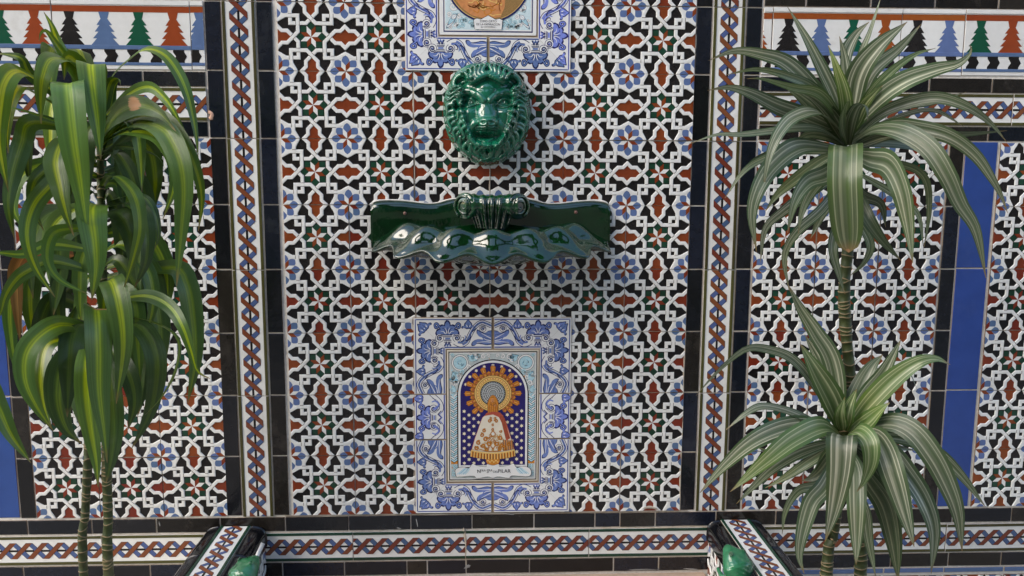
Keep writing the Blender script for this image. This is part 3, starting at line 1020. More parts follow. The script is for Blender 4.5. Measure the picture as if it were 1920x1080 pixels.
def arch(hw, top, bot, h, mat, n=40):
    cz = top - hw * .985
    pts = [(-hw, bot), (hw, bot)] + [(hw * math.cos(math.pi * k / n), cz + hw * .985 * math.sin(math.pi * k / n)) for k in range(n + 1)]
    pm.poly([T(p) for p in pts], h, mat)


arch(7.95, 13.05, -11.95, HP + .0006, M_PINK)
arch(7.72, 12.80, -11.75, HP + .0007, M_FWHITE)
arch(7.25, 12.30, -11.30, HP + .0008, M_PNAVY)
H0 = HP + .0009
# stars of the sky
def star6(x, z, r):
    pm.poly([T((x + (r if k % 2 == 0 else r * .52) * math.cos(math.pi * k / 6 + math.pi / 6), z + (r if k % 2 == 0 else r * .52) * math.sin(math.pi * k / 6 + math.pi / 6))) for k in range(12)], H0, M_PSTAR)


for i in range(14):
    for j in range(-6, 7):
        x = j * 1.07
        z = -10.8 + i * 1.72 + (.86 if j % 2 else 0)
        robe = abs(x + .1) < 5.0 - (z + 8.2) * .28 if z > -9.4 else abs(x) < 1.4
        if z > 1.5 and math.hypot(x, z - 5.4) < 7.0:
            continue
        if robe and z < 3:
            continue
        if z > 4.6 and math.hypot(x, z - 5.1) > 6.6:
            continue
        star6(x, z, .46)
for k in range(9):
    a = math.radians(20 + k * 17.5)
    star6(6.45 * math.cos(a), 5.15 + 6.55 * math.sin(a), .42)
# rays
cz = 5.3
for k in range(32):
    a = 2 * math.pi * k / 32 + math.pi / 2
    if abs(math.sin(a) + 1) < .12:
        continue
    ro = 6.45 if k % 2 == 0 else 5.25
    ca, sa = math.cos(a), math.sin(a)
    wv = .52 if k % 2 == 0 else .38
    nx, nz = -sa, ca
    for wk, hh, mt, rr in ((wv + .10, .0001, M_PBROWN, ro + .1), (wv, .0002, M_PGOLD, ro)):
        pts = [(3.6, -wk * .55), (rr - .5, -wk), (rr - .25, -wk * .72), (rr - .3, -wk * .35), (rr, 0), (rr - .3, wk * .35), (rr - .25, wk * .72), (rr - .5, wk), (3.6, wk * .55)]
        pm.poly([T((p[0] * ca + p[1] * nx, cz + p[0] * sa + p[1] * nz)) for p in pts], H0 + hh, mt)
    for q in (-.5, 0, .5):
        pm.stroke([T((r_ * ca + q * wv * nx, cz + r_ * sa + q * wv * nz)) for r_ in (4.1, ro - .5)], .00032, H0 + .0003, M_PBROWN if q else M_PYEL)
    pm.disc((4.9 if k % 2 == 0 else 4.5) * ca * CM, (cz + (4.9 if k % 2 == 0 else 4.5) * sa) * CM, .0020, H0 + .0004, M_PRED, 8)
# halo rings
pm.disc(0, cz * CM, .0418, H0 + .0005, M_PBROWN, 56)
pm.disc(0, cz * CM, .0408, H0 + .0006, M_PYEL, 56)
pm.ring(0, cz * CM, .0372, .0382, H0 + .0007, M_PBROWN)
pm.ring(0, cz * CM, .0310, .0316, H0 + .0007, M_PBROWN)
for k in range(36):
    a = 2 * math.pi * k / 36
    pm.disc(.0342 * math.cos(a), cz * CM + .0342 * math.sin(a), .0014, H0 + .0007, M_PRED if k % 2 else M_PGOLD, 6)
pm.disc(0, cz * CM, .0285, H0 + .0008, M_PINK, 56)
for k in range(40):
    a = 2 * math.pi * k / 40
    pm.disc(.0262 * math.cos(a), cz * CM + .0262 * math.sin(a), .0013, H0 + .0009, M_PSILVER, 6)
pm.disc(0, cz * CM, .0250, H0 + .0010, M_PSILVER, 48)
for r_ in (.0210, .0165, .0120, .0078):
    pm.ring(0, cz * CM, r_ - .0004, r_ + .0004, H0 + .0011, M_PINK, 40)
    pm.ring(0, cz * CM, r_ + .0007, r_ + .0016, H0 + .0011, M_FWHITE, 40)
for k in range(20):
    a = 2 * math.pi * k / 20
    pm.stroke([T((r_ * math.cos(a), cz + r_ * math.sin(a))) for r_ in (1.35, 2.3)], .0003, H0 + .0012, M_PINK)
# small standing figure: shape and gold only
fig = [(-1.15, .4), (-1.05, 2.4), (-1.2, 3.0), (-.85, 4.0), (-.45, 4.7), (0, 4.95), (.45, 4.7), (.85, 4.0), (1.2, 3.0), (1.05, 2.4), (1.15, .4)]
pm.poly([T((x * 1.1, z + .08)) for x, z in fig], H0 + .0013, M_PBROWN)
pm.poly([T(p) for p in fig], H0 + .0014, M_PGOLD)
pm.disc(-.1 * CM, 3.75 * CM, .0042, H0 + .0015, M_PSKIN, 14, .0052)
pm.disc(.45 * CM, 2.6 * CM, .0030, H0 + .0015, M_PSKIN, 10)
for s in (-.7, -.35, .1, .5, .8):
    pm.stroke(crv([T((s * .7, 3.4)), T((s * 1.1, 2.2)), T((s * 1.2, .6))], 4), .0004, H0 + .0016, M_PBROWN)
for q in (((-.3, 4.4), (0, 4.55), (.3, 4.4)), ((-.6, 2.9), (0, 2.5), (.6, 3.0)), ((-.3, 3.85), (-.15, 3.85)), ((.0, 3.85), (.12, 3.85)), ((-.2, 3.5), (.02, 3.5))):
    pm.stroke([T(p) for p in q], .0004, H0 + .0017, M_PBROWN)
# robe
robe = [(-1.7, .35), (-2.3, -.2), (-2.7, -1.2), (-3.3, -3.0), (-4.0, -5.0), (-4.6, -7.2), (-4.75, -7.9), (-2.6, -8.6), (0, -8.85), (2.6, -8.6), (4.75, -7.8), (4.5, -6.6), (3.9, -4.6), (3.1, -2.2), (2.5, -.4), (1.7, .35), (0, .75)]
pm.poly([T((x * 1.03, z + (.08 if z > -3 else -.06))) for x, z in robe], H0 + .0018, M_PRED)
pm.poly([T(p) for p in robe], H0 + .0019, M_PCREAM)
shawl = [(-1.9, .2), (-1.5, .85), (0, 1.2), (1.6, .95), (2.3, .2), (2.9, -1.4), (3.4, -3.3), (3.9, -5.0), (3.0, -5.6), (2.5, -3.6), (2.0, -1.5), (1.3, -.1), (0, .5)]
pm.poly([T(p) for p in shawl], H0 + .0020, M_PRED)
for s in (0, .35, .7):
    pm.stroke(crv([T((1.6 + s, .2)), T((2.2 + s * .8, -2.2)), T((2.9 + s, -5.1))], 5), .0005, H0 + .0021, M_PBROWN)
for k in range(9):                                     # gold tassels and hem
    x = 2.3 + k * .26
    pm.stroke([T((x, -5.3 - .03 * k)), T((x + .12, -8.0 + .05 * k))], .0010, H0 + .0022, M_PGOLD if k % 2 else M_PBROWN)
for k in range(46):
    x = -4.85 + k * .2155
    zt = -8.75 + .03 * x * x
    pm.stroke([T((x, zt + .25)), T((x * 1.02, zt - 1.15))], .0011, H0 + .0023 + k * 1e-6, (M_PYEL, M_PGOLD, M_PBROWN)[k % 3] if k % 6 != 5 else M_PBROWN)
pm.stroke([T((-4.9 + k * .49, -8.45 + .03 * (-4.9 + k * .49) ** 2)) for k in range(21)], .0016, H0 + .0024, M_PYEL)
pm.stroke([T((-4.8 + k * .48, -8.12 + .03 * (-4.8 + k * .48) ** 2)) for k in range(21)], .0004, H0 + .0025, M_PBROWN)
# embroidery
for cx_, cz_, r_, a_, d_ in ((-.7, -1.0, .45, 0, 1), (.7, -1.0, .45, 3.1, -1), (-.4, -.3, .3, 2, 1), (.4, -.3, .3, 1, -1), (0, -1.9, .3, 1, 1), (-1.9, -3.2, .45, 1, 1), (-2.5, -4.2, .5, 2, -1), (-1.6, -5.2, .6, 0, 1), (1.6, -5.0, .55, 3, -1), (-3.2, -6.0, .55, 1, 1), (-2.2, -6.6, .55, 3, 1), (2.0, -6.6, .55, 0, -1), (-.9, -6.2, .6, 1, -1), (.9, -6.2, .6, 2, 1), (-3.6, -7.2, .5, 2, 1), (-1.3, -7.5, .5, 2, 1), (1.4, -7.5, .5, 2, -1), (0, -3.0, .35, 1, 1), (1.7, -3.4, .35, 1, -1), (3.6, -6.4, .45, 1, 1)):
    sp = [T(p) for p in spiral(cx_, cz_, r_, a_, 1.2 * d_, r_ * .2, 12)]
    pm.stroke(sp, r_ * .30 * CM, H0 + .0022, M_PBROWN)
    pm.stroke(sp, r_ * .18 * CM, H0 + .0023, M_PYEL if (cz_ * 10) % 2 > 1 else M_PGOLD)
for k in range(46):
    z_ = pr.uniform(-7.9, -4.2); x_ = pr.uniform(-1, 1) * (2.4 + (-4.2 - z_) * .42)
    if x_ > 2.1 - (z_ + 4) * .25:
        continue
    sp = [T(p) for p in spiral(x_, z_, .30, pr.uniform(0, 6), (-1) ** k * .9, .08, 10)]
    pm.stroke(sp, .0010, H0 + .00205, M_PBROWN)
    pm.stroke(sp, .0006, H0 + .00215, M_PGOLD if k % 2 else M_PYEL)
for q in (((0, -3.2), (-.55, -4.0), (0, -4.7), (.55, -4.0), (0, -3.2)), ((0, -5.0), (-.7, -6.0), (0, -7.4), (.7, -6.0), (0, -5.0)), ((-3.3, -7.4), (-1, -8.0), (1.8, -7.9))):
    sp = crv([T(p) for p in q], 5)
    pm.stroke(sp, .0010, H0 + .0022, M_PBROWN); pm.stroke(sp, .0006, H0 + .0023, M_PGOLD)
pm.disc(0, -4.0 * CM, .0028, H0 + .0024, M_FWHITE, 10)
# pedestal
pm.poly([T(p) for p in ((-1.4, -9.6), (-1.55, -10.3), (-1.1, -11.2), (1.1, -11.2), (1.55, -10.3), (1.4, -9.6))], H0 + .0020, M_PGOLD)
for k in range(6):
    pm.disc((-1.1 + k * .44) * CM, (-10.2 - .3 * (k % 2)) * CM, .0020, H0 + .0021, M_PYEL, 8)
# banner
ban = [(-8.2, -13.9), (-8.4, -12.2), (-6.8, -11.6), (-5.4, -11.9), (-4.6, -10.9), (-3.6, -11.3), (-1.6, -11.6), (-1.3, -11.0), (0, -11.3), (1.3, -11.0), (1.6, -11.6), (3.6, -11.3), (4.6, -10.9), (5.4, -11.9), (6.8, -11.6), (8.4, -12.2), (8.2, -13.9), (4.4, -13.7), (3.6, -14.3), (1.2, -13.9), (0, -14.25), (-1.2, -13.9), (-3.6, -14.3), (-4.4, -13.7)]
sm = [tuple(p) for p in crv([T(p) for p in ban + [ban[0]]], 4)][:-1]
pm.tess([(x * 1.012, z + (.0006 if z > -.126 else -.0006)) for x, z in sm], H0 + .0026, M_PINK)
pm.tess(sm, H0 + .0027, M_FWHITE)
for sx in (-1, 1):
    for cx_, cz_, r_, a_, d_, f_ in ((5.6, -12.6, .85, 0, 1, M_PAQUA), (4.3, -11.6, .5, 2, -1, M_PAQUA), (7.6, -13.0, .7, 2, -1, M_PPALE), (3.9, -13.7, .45, 0, 1, M_PPALE), (1.5, -11.5, .3, 1, 1, M_PPALE)):
        scroll(pm, T, sx * cx_, cz_, r_, a_ if sx > 0 else math.pi - a_, d_ * sx, f_)
    for k in range(5):
        pm.stroke(crv([T((sx * (5.2 + k * .3), -11.9)), T((sx * (5.6 + k * .4), -12.6)), T((sx * (6.3 + k * .45), -13.3))], 4), .0009, H0 + .00275, M_PAQUA if k % 2 else M_PPALE)
# move the scrolls of the banner above it
me = pm.mesh('picture_tile')
ptile = link('picture_tile', me, pic, Vector((.4502, -PRO, -.8897)) - po)
for body, size, x, z in (('N', .0090, -3.15, -13.0), ('TRA', .0056, -2.25, -12.66), ('S', .0092, -1.20, -13.0), ('RA', .0056, -.55, -12.66), ('DEL', .0058, .62, -13.0), ('PILAR', .0092, 2.55, -13.0)):
    link('lettering', text_mesh(body, size * 1.25, M_PINK), ptile, (x * CM, -(H0 + .0034), z * CM))

# ---- upper picture (its lower part shows) --------------------------------
pic2, po2 = picture('blue framed tile picture of an orange figure in an oval, above the lion mask', .4392, .3123, -.1372)
pm = PM()
pm.slab(X0 * CM, Z0 * CM, X1 * CM, Z1 * CM, HP, .008, M_FWHITE, side=M_CLAY)
pm.rect(-9.35 * CM, -14.55 * CM, 9.35 * CM, 14.55 * CM, HP + .0001, M_FNAVY)
pm.rect(-9.12 * CM, -14.28 * CM, 9.12 * CM, 14.28 * CM, HP + .00015, M_FWHITE)
pm.rect(-8.95 * CM, -14.05 * CM, 8.95 * CM, 14.05 * CM, HP + .0002, M_PICEB)
for sx in (-1, 1):
    for sz in (-1, 1):
        for k, (cx_, cz_, r_, a_, d_) in enumerate(((7.3, -9.4, 1.0, 1, 1), (3.3, -12.9, .75, 0, 1), (6.0, -11.4, .5, 2, -1), (4.7, -12.1, .42, 1, 1), (8.3, -7.4, .6, 3, -1), (5.4, -13.2, .5, 1, 1), (1.2, -13.8, .3, 1, 1), (2.2, -13.8, .3, 1, -1), (8.3, -13.2, .45, 0, 1), (6.2, -13.3, .45, 3, 1))):
            scroll(pm, T, sx * cx_, -sz * cz_, r_, (a_ if sx > 0 else math.pi - a_), d_ * sx, M_PPALE if k % 2 else M_FWHITE)
        for k in range(26):
            a_, b_ = pr.uniform(1.0, 8.7), pr.uniform(9.6, 13.7)
            if math.hypot(a_, (b_ * (1 if sz < 0 else 1) - 3.6)) < 9.5 or (a_ < 3.3 and b_ > 11):
                continue
            scroll(pm, T, sx * a_, sz * b_, pr.uniform(.3, .55), pr.uniform(0, 6), (-1) ** k, M_PPALE if k % 3 else M_FWHITE)
        for k in range(5):                             # leaf fans in the corners
            a = math.radians(195 + k * 28) if sx > 0 else math.radians(-15 - k * 28)
            bx, bz = sx * 6.6, sz * 11.0
            ln = 2.7
            dx, dz = -math.cos(a) * sx * sx, sz * abs(math.sin(a))
            dx = math.cos(math.radians(-60 + k * 30)) * sx * .75
            dz = sz * (.25 + .75 * math.sin(math.radians(20 + k * 35)) ** 2)
            tip = (max(-8.8, min(8.8, bx + dx * ln)), max(-13.9, min(13.9, bz + dz * ln)))
            mid = ((bx + tip[0]) / 2, (bz + tip[1]) / 2)
            n = Vector((tip[1] - bz, -(tip[0] - bx))).normalized() * .42
            q = [T((bx, bz)), T((mid[0] + n.x, mid[1] + n.y)), T(tip), T((mid[0] - n.x, mid[1] - n.y))]
            sm = [tuple(p) for p in crv(q + [q[0]], 3)][:-1]
            c = Vector((sum(p[0] for p in sm) / len(sm), sum(p[1] for p in sm) / len(sm)))
            pm.tess([tuple(c + (Vector(p) - c) * 1.14) for p in sm], HP + .0005 + k * .00003, M_FNAVY)
            pm.tess(sm, HP + .00051 + k * .00003, M_PPALE if k % 2 else M_FWHITE)
            pm.stroke([q[0], q[2]], .0003, HP + .00052 + k * .00003, M_PAQUA)


def oval(a, b, h, mat):
    pm.poly([T((a * math.cos(2 * math.pi * k / 64), -3.6 + b * math.sin(2 * math.pi * k / 64))) for k in range(64)], h, mat)


oval(9.0, 9.0, HP + .0010, M_FNAVY)
oval(8.62, 8.62, HP + .0011, M_PYEL)
oval(8.5, 8.5, HP + .0012, M_PSAND)
# generic figure: warm drapery folds only
body = [(-8.2, -4.0), (-7.4, -7.2), (-5.6, -9.6), (-3.4, -11.2), (0, -11.9), (2.6, -11.4), (3.4, -9.6), (3.7, -6.0), (3.4, -1.0), (2.2, 2.0), (0, 3.0), (-3, 2.6), (-6.6, 0.0)]
pm.poly([T(p) for p in body], HP + .0013, M_PSKIN)
for k in range(34):
    a = pr.uniform(-6.6, 2.2); b = pr.uniform(-11.0, -7.0)
    c3 = [T((a + i * pr.uniform(.4, .9), b + pr.uniform(-.5, .5) - .4 * math.sin(i))) for i in range(4)]
    if all(math.hypot(p[0], p[1] + .036) < .080 and p[0] < .032 for p in c3):
        pm.stroke(crv(c3, 4), [.0009] * 13, HP + .0014, M_PBROWN if k % 3 == 0 else (M_PGOLD if k % 3 == 1 else M_PYEL))
pm.stroke(crv([T((2.6, -5.0)), T((2.9, -7.0)), T((2.3, -9.0)), T((2.5, -10.3))], 5), .0007, HP + .0015, M_PBROWN)
pm.stroke(crv([T((-2.5, -7.4)), T((-1.6, -8.9)), T((0.4, -9.4)), T((2.0, -8.6)), T((2.4, -6.8))], 5), .0005, HP + .0015, M_PBROWN)
ban = [(-2.8, -14.0), (-3.0, -12.1), (-2.4, -11.8), (-1.5, -12.0), (-1.0, -11.7), (0, -11.2), (1.0, -11.7), (1.5, -12.0), (2.4, -11.8), (3.0, -12.1), (2.8, -14.0)]
pm.poly([T((x * 1.04, z + .1)) for x, z in ban], HP + .0016, M_PINK)
pm.poly([T(p) for p in ban], HP + .0017, M_FWHITE)
me = pm.mesh('picture_tile_upper')
ptile2 = link('picture_tile', me, pic2, Vector((.4392, -PRO, .0876)) - po2)
for body, size, z in (('STMO CRTO', .0054, -12.55), ('DE LA EXPIRACION', .0050, -13.15), ('- EL CACHORRO -', .0038, -13.65)):
    link('lettering', text_mesh(body, size * 1.15, M_PINK), ptile2, (0, -(HP + .0023), z * CM))
# ================================================================== lion mask
def seg_dist(P, pts, r0, r1):
    """distance to a polyline over the local radius, and the position along it"""
    pts = np.array([(p[0], p[1]) for p in pts], float)
    L = np.r_[0, np.cumsum(np.hypot(*(pts[1:] - pts[:-1]).T))]
    best = np.full(P.shape[:-1], 9.0); tt = np.zeros(P.shape[:-1])
    for i in range(len(pts) - 1):
        a, b = pts[i], pts[i + 1]
        ab = b - a
        t = np.clip(((P - a) @ ab) / max(1e-9, ab @ ab), 0, 1)
        d = np.hypot(*np.moveaxis(P - a - t[..., None] * ab, -1, 0))
        s = (L[i] + t * (L[i + 1] - L[i])) / L[-1]
        q = d / (r0 + (r1 - r0) * s)
        m = q < best
        best = np.where(m, q, best); tt = np.where(m, s, tt)
    return best, tt


def lion():
    Zc = lambda x, y: ((x - 612) / 41.0, (560 - y) / 41.0)
    outl = [(610, 118), (450, 140), (330, 220), (255, 370), (230, 500), (238, 620), (268, 740), (335, 850), (425, 940), (520, 990), (610, 1005), (720, 985), (830, 925), (910, 835), (970, 705), (993, 560), (985, 445), (958, 345), (900, 240), (800, 152), (705, 122)]
    oc = [tuple(p) for p in crv([Zc(*p) for p in outl + outl[:1]], 8)][:-1]
    ang = np.array([math.atan2(y, x) for x, y in oc]); rad = np.array([math.hypot(x, y) for x, y in oc])
    o_ = np.argsort(ang); ang, rad = ang[o_], rad[o_]
    NT, NR = 420, 150
    th = np.linspace(-math.pi, math.pi, NT, endpoint=False)
    rr = np.interp(th, ang, rad, period=2 * math.pi)
    rho = np.linspace(0, 1, NR) ** .85
    X = np.outer(rr * np.cos(th), rho); Y = np.outer(rr * np.sin(th), rho)
    RHO = np.broadcast_to(rho, X.shape)
    P = np.stack([X, Y], -1)
    H = 1.1 + 3.3 * np.sqrt(np.clip(1 - RHO ** 2.6, 0, 1))

    def g(x, y, sx, sy, amp, rot=0.0):
        cx, cy = Zc(x, y)
        dx, dy = X - cx, Y - cy
        c, s = math.cos(rot), math.sin(rot)
        u, v_ = (dx * c + dy * s) / (sx / 41), (-dx * s + dy * c) / (sy / 41)
        return amp * np.exp(-.5 * (u * u + v_ * v_))

    def st(pts, r0, r1, amp, power=.5, sm=5):
        c = [tuple(p) for p in crv([Zc(*p) for p in pts], sm)]
        q, t = seg_dist(P, c, r0 / 41, r1 / 41)
        if isinstance(amp, tuple):
            amp = amp[0] + (amp[1] - amp[0]) * t
        return amp * np.clip(1 - q * q, 0, 1) ** power

    face = np.exp(-(np.hypot((X - 0) / 5.0, (Y + .3) / 6.0)) ** 4)
    H = H + .5 * face
    # broad forms
    H += g(605, 310, 120, 75, .75)
    H += g(450, 570, 55, 75, .8) + g(780, 560, 55, 75, .8)
    H += st([(604, 360), (606, 500), (612, 612)], 80, 98, (.25, 2.0), .9)
    H += g(612, 626, 62, 22, .55) - g(612, 560, 16, 60, .10)
    H += g(552, 684, 58, 36, 1.15) + g(672, 684, 58, 36, 1.15)
    H += g(598, 818, 62, 30, 1.25) - g(603, 752, 58, 15, .95)
    H += g(440, 700, 40, 60, .5) + g(780, 690, 40, 60, .5)
    for m in (1, -1):
        f = (lambda x: x) if m > 0 else (lambda x: 1216 - x)
        H += st([(f(368), 400), (f(440), 378), (f(520), 412), (f(576), 456)], 44, 30, .55, .8)
        H -= g(f(466), 470, 66, 34, 1.25, -.2 * m)
        H += g(f(462), 468, 27, 17, .75, -.15 * m)
        H += st([(f(392), 466), (f(428), 440), (f(475), 442), (f(528), 484)], 13, 11, .45)
        H += st([(f(400), 486), (f(450), 503), (f(515), 486)], 11, 9, .32)
        H -= g(f(468), 466, 7, 7, .25)
        # ear rim and hollow
        H += st([(f(462), 262), (f(405), 232), (f(348), 255), (f(322), 312), (f(352), 352), (f(385), 345)], 34, 24, 1.15)
        H -= g(f(400), 300, 34, 30, .9)
        H += st([(f(432), 285), (f(395), 300), (f(372), 335)], 18, 12, .5)
        # nostrils, whisker creases, mouth corners
        H -= g(f(576), 642, 15, 9, .6)
        for k, y in enumerate((672, 690, 706)):
            H -= st([(f(594), y), (f(560), y + 3), (f(522), y + 8 * (k - 1))], 6, 4, .28, .6)
        H += st([(f(506), 640), (f(468), 690), (f(474), 770), (f(530), 838)], 34, 24, .6, .7)
        H += st([(f(556), 722), (f(552), 748)], 11, 4, .9)
        H += st([(f(384), 520), (f(392), 590), (f(430), 650)], 20, 14, .35, .7)
    H -= st([(612, 652), (611, 716)], 7, 7, .4, .6)
    H += st([(548, 772), (600, 790), (656, 772)], 15, 15, .45)
        # mane locks
    M = np.zeros_like(H)
    lr = random.Random(11)

    def lock(p0, p1, bend, r0, r1, amp):
        nonlocal M
        a, b = Vector(p0), Vector(p1)
        d = b - a
        n = Vector((-d.y, d.x)).normalized()
        pts = []
        for k in range(7):
            t = k / 6
            q = a + d * t + n * bend * math.sin(t * math.pi * 1.7) + n * .25 * bend * t
            pts.append((612 + q.x * 41, 560 - q.y * 41))
        v_ = st(pts, r0, r1, amp, .55, 3)
        M = np.maximum(M, v_)

    for s in (-1, 1):
        for row, (f0, f1, r0, amp) in enumerate(((.75, 1.0, 36, 1.5), (.52, .78, 36, 1.7))):
            nL = 11 if row == 0 else 9
            for k in range(nL):
                t = (k + (.5 if row else 0)) / (nL - 1)
                a = math.radians(8 + t * -98) if row == 0 else math.radians(2 + t * -88)
                if s < 0:
                    a = math.pi - a
                a0 = a + s * math.radians(lr.uniform(4, 9))
                a1 = a - s * math.radians(lr.uniform(6, 14))
                R0 = float(np.interp(a0, th, rr, period=2 * math.pi)) * (f0 + lr.uniform(-.03, .05))
                R1 = float(np.interp(a1, th, rr, period=2 * math.pi)) * (f1 + lr.uniform(-.05, .0))
                lock((R0 * math.cos(a0), R0 * math.sin(a0)), (R1 * math.cos(a1), R1 * math.sin(a1)), s * lr.uniform(.45, .70), r0, 15, amp * lr.uniform(.85, 1.1))
        # hair over the brow, swept to both sides
        for k in range(5):
            t = k / 4
            x0, y0 = s * (.25 + .45 * t), 8.0 - .6 * t
            x1, y1 = s * (1.0 + 4.4 * t), 10.1 - 2.0 * t * t - .3 * t
            lock((x0 + s * t * 1.6, y0 - t * .4), (x1, y1), -s * (.5 + .3 * t), 36, 16, 1.4)
        for k in range(4):
            t = k / 3
            lock((s * (5.4 + .25 * t), 4.6 - t * 2.6), (s * (8.0 + .7 * t), 5.4 - 3.2 * t), s * .6, 30, 13, 1.4)
        # beard under the chin
        for k in range(5):
            lock((s * (.25 + .85 * k), -6.9 + .28 * k), (s * (.15 + 1.0 * k), -10.0 + .34 * k * k * .5), s * .45, 34, 16, 1.35)
    mk = np.clip((np.hypot((X) / 4.8, (Y + .2) / 6.4) - .86) / .16, 0, 1)
    H += M * 1.2 * mk * np.clip((1.02 - RHO) * 12, .12, 1) - .35 * mk
    H = H * np.where(RHO > .985, .86, 1)
    d = .01
    rows = np.stack([X * d, -H * d, Y * d], -1)
    rim = np.stack([X[:, -1] * d * 1.005, np.zeros(NT), Y[:, -1] * d * 1.005], -1)[:, None]
    rows = np.concatenate([rows, rim], 1)
    return grid_mesh('lion_mask', rows, M_FAIENCE, closed_u=True)


o = link('lion_mask', lion(), None, (.4370, -.002, -.2268))
o['label'] = 'glossy emerald green ceramic lion head mask fixed to the star tiles'
o['category'] = 'lion mask'

# ================================================================== shell basin
def shell():
    t = thing('shell_basin', 'long bottle green glazed shell shaped wall basin with ruffled lip', 'wall basin', (.4465, 0, -.52))
    o_ = Vector((.4465, 0, -.52))
    cx = .4465
    a, b = .2520, .150
    NP = 260
    ph = np.linspace(0, math.pi, NP)
    dphi = ph - math.pi / 2
    m = np.cos(15.0 * dphi + .25 * np.sin(2 * dphi))
    mc = .5 * m + .5 * (2 * np.abs(np.cos(7.5 * dphi + .125 * np.sin(2 * dphi))) ** .9 - 1.15)
    sn = np.sin(ph)
    env = np.clip(sn * 3.0, .25, 1)
    # profile: (r, z, scallop in r, scallop in z)
    prof = [(.02, .022, 0, 0), (.06, .008, 0, 0), (.14, -.003, 0, 0), (.28, -.011, 0, 0), (.44, -.013, .006, .000), (.55, -.0095, .010, .001), (.63, -.0045, .012, .0030), (.685, -.0010, .014, .0046), (.72, .000, .015, .0050), (.745, -.0015, .016, .0048), (.785, -.0075, .020, .0038), (.83, -.0175, .025, .0022), (.865, -.028, .030, .001), (.910, -.036, .034, -.002), (.950, -.0425, .042, -.0050), (.985, -.0480, .040, -.0076), (1.004, -.0510, .040, -.0084), (1.008, -.0535, .040, -.0086), (1.000, -.0560, .040, -.0086), (.975, -.0565, .038, -.0076), (.930, -.0565, .034, -.005), (.85, -.0600, .02, -.002), (.70, -.0680, .008, 0), (.50, -.0770, 0, 0), (.25, -.080, 0, 0), (.03, -.080, 0, 0)]
    pr_ = np.array(prof)
    tt = np.arange(len(prof)); ts = np.linspace(0, len(prof) - 1, 110)
    cs = np.stack([np.interp(ts, tt, pr_[:, k]) for k in range(4)], -1)
    for _ in range(2):
        cs[1:-1] = (cs[:-2] + 2 * cs[1:-1] + cs[2:]) / 4
    blend = np.clip((cs[:, 0] - .70) / .3, 0, 1)[None]
    mm = (mc * env)[:, None] * (1 - blend) + (m * env)[:, None] * blend
    r = cs[None, :, 0] + cs[None, :, 2] * mm
    zc = -.4545 - .0115 * sn                       # crest height
    side = .35 + .65 * np.clip(sn * 1.6, 0, 1)
    z = zc[:, None] + cs[None, :, 1] * np.where(cs[None, :, 1] < 0, (.78 + .22 * sn)[:, None], 1) + cs[None, :, 3] * mm
    x = cx + a * np.cos(ph)[:, None] * r
    dpt = b * (sn ** .82)[:, None] * r + .012
    Vv = np.stack([x, -dpt, z], -1) - np.array(o_)
    link('bowl', grid_mesh('bowl', Vv, M_FAIENCE2), t)
    # back plate with a curved top
    top = [(.188, -.4235), (.193, -.4165), (.203, -.4125), (.225, -.4105), (.260, -.4110), (.290, -.4145), (.318, -.4160), (.342, -.4130), (.372, -.4060), (.4465, -.4040), (.521, -.4060), (.551, -.4130), (.575, -.4160), (.603, -.4145), (.633, -.4110), (.668, -.4100), (.688, -.4125), (.698, -.4165), (.703, -.4235)]
    tp = [tuple(p) for p in crv(top, 4)]
    n = len(tp)
    rows = []
    for f, dd in ((0, .000), (0, .011), (.12, .0165), (.5, .0175), (1.0, .020)):
        rows.append([(p[0], -dd, p[1] * (1 - f) + (-.500 if f else 0) * f - (0.0022 if dd == .0165 else 0)) for p in tp])
    Vv = np.array(rows) - np.array(o_)
    link('back_plate', grid_mesh('back_plate', Vv, M_FAIENCE2), t)
    smear('mortar_bead', [(p[0], -.004, p[1] + .0012) for p in tp[3:-3:3]], .0026, .0060, 70, t, o_, M_GROUT)
    # rolled scroll with flutes
    nu, nv = 121, 48
    u = np.linspace(-1, 1, nu); vv = np.linspace(0, 2 * math.pi, nv, endpoint=False)
    RR = .0205 + .0050 * np.abs(u) ** 1.6 + .0013 * np.cos(u * math.pi * 6.0)
    RR[0] = RR[-1] = .0235
    xx = cx + np.outer(u * .0550, np.ones(nv))
    yy = .0500 - .006 * np.abs(u)[:, None] + np.outer(RR, np.cos(vv))
    zz = -.4165 - .001 * np.abs(u)[:, None] + np.outer(RR, np.sin(vv))
    roll = link('scroll', grid_mesh('scroll', np.stack([xx, -yy, zz], -1) - np.array(o_), M_FAIENCE2, closed_v=True), t)
    # fluted fan running down from the roll
    nu, nv = 121, 24
    u = np.linspace(-1, 1, nu)[:, None]; v_ = np.linspace(0, 1, nv)[None]
    wd = .056 - .022 * v_
    xx = cx + u * wd
    dd = .0775 - .020 * v_ ** 1.6 - .022 * u ** 2 * (1 - .2 * v_) - .012 * (1 - v_) ** 6 + .0034 * np.cos(u * math.pi * 6.0) * (1 - .3 * v_)
    zz = -.402 - .064 * v_ - .0 * u
    link('fluting', grid_mesh('fluting', np.stack([xx + 0 * v_, -dd, zz + 0 * u], -1) - np.array(o_), M_FAIENCE2), t)
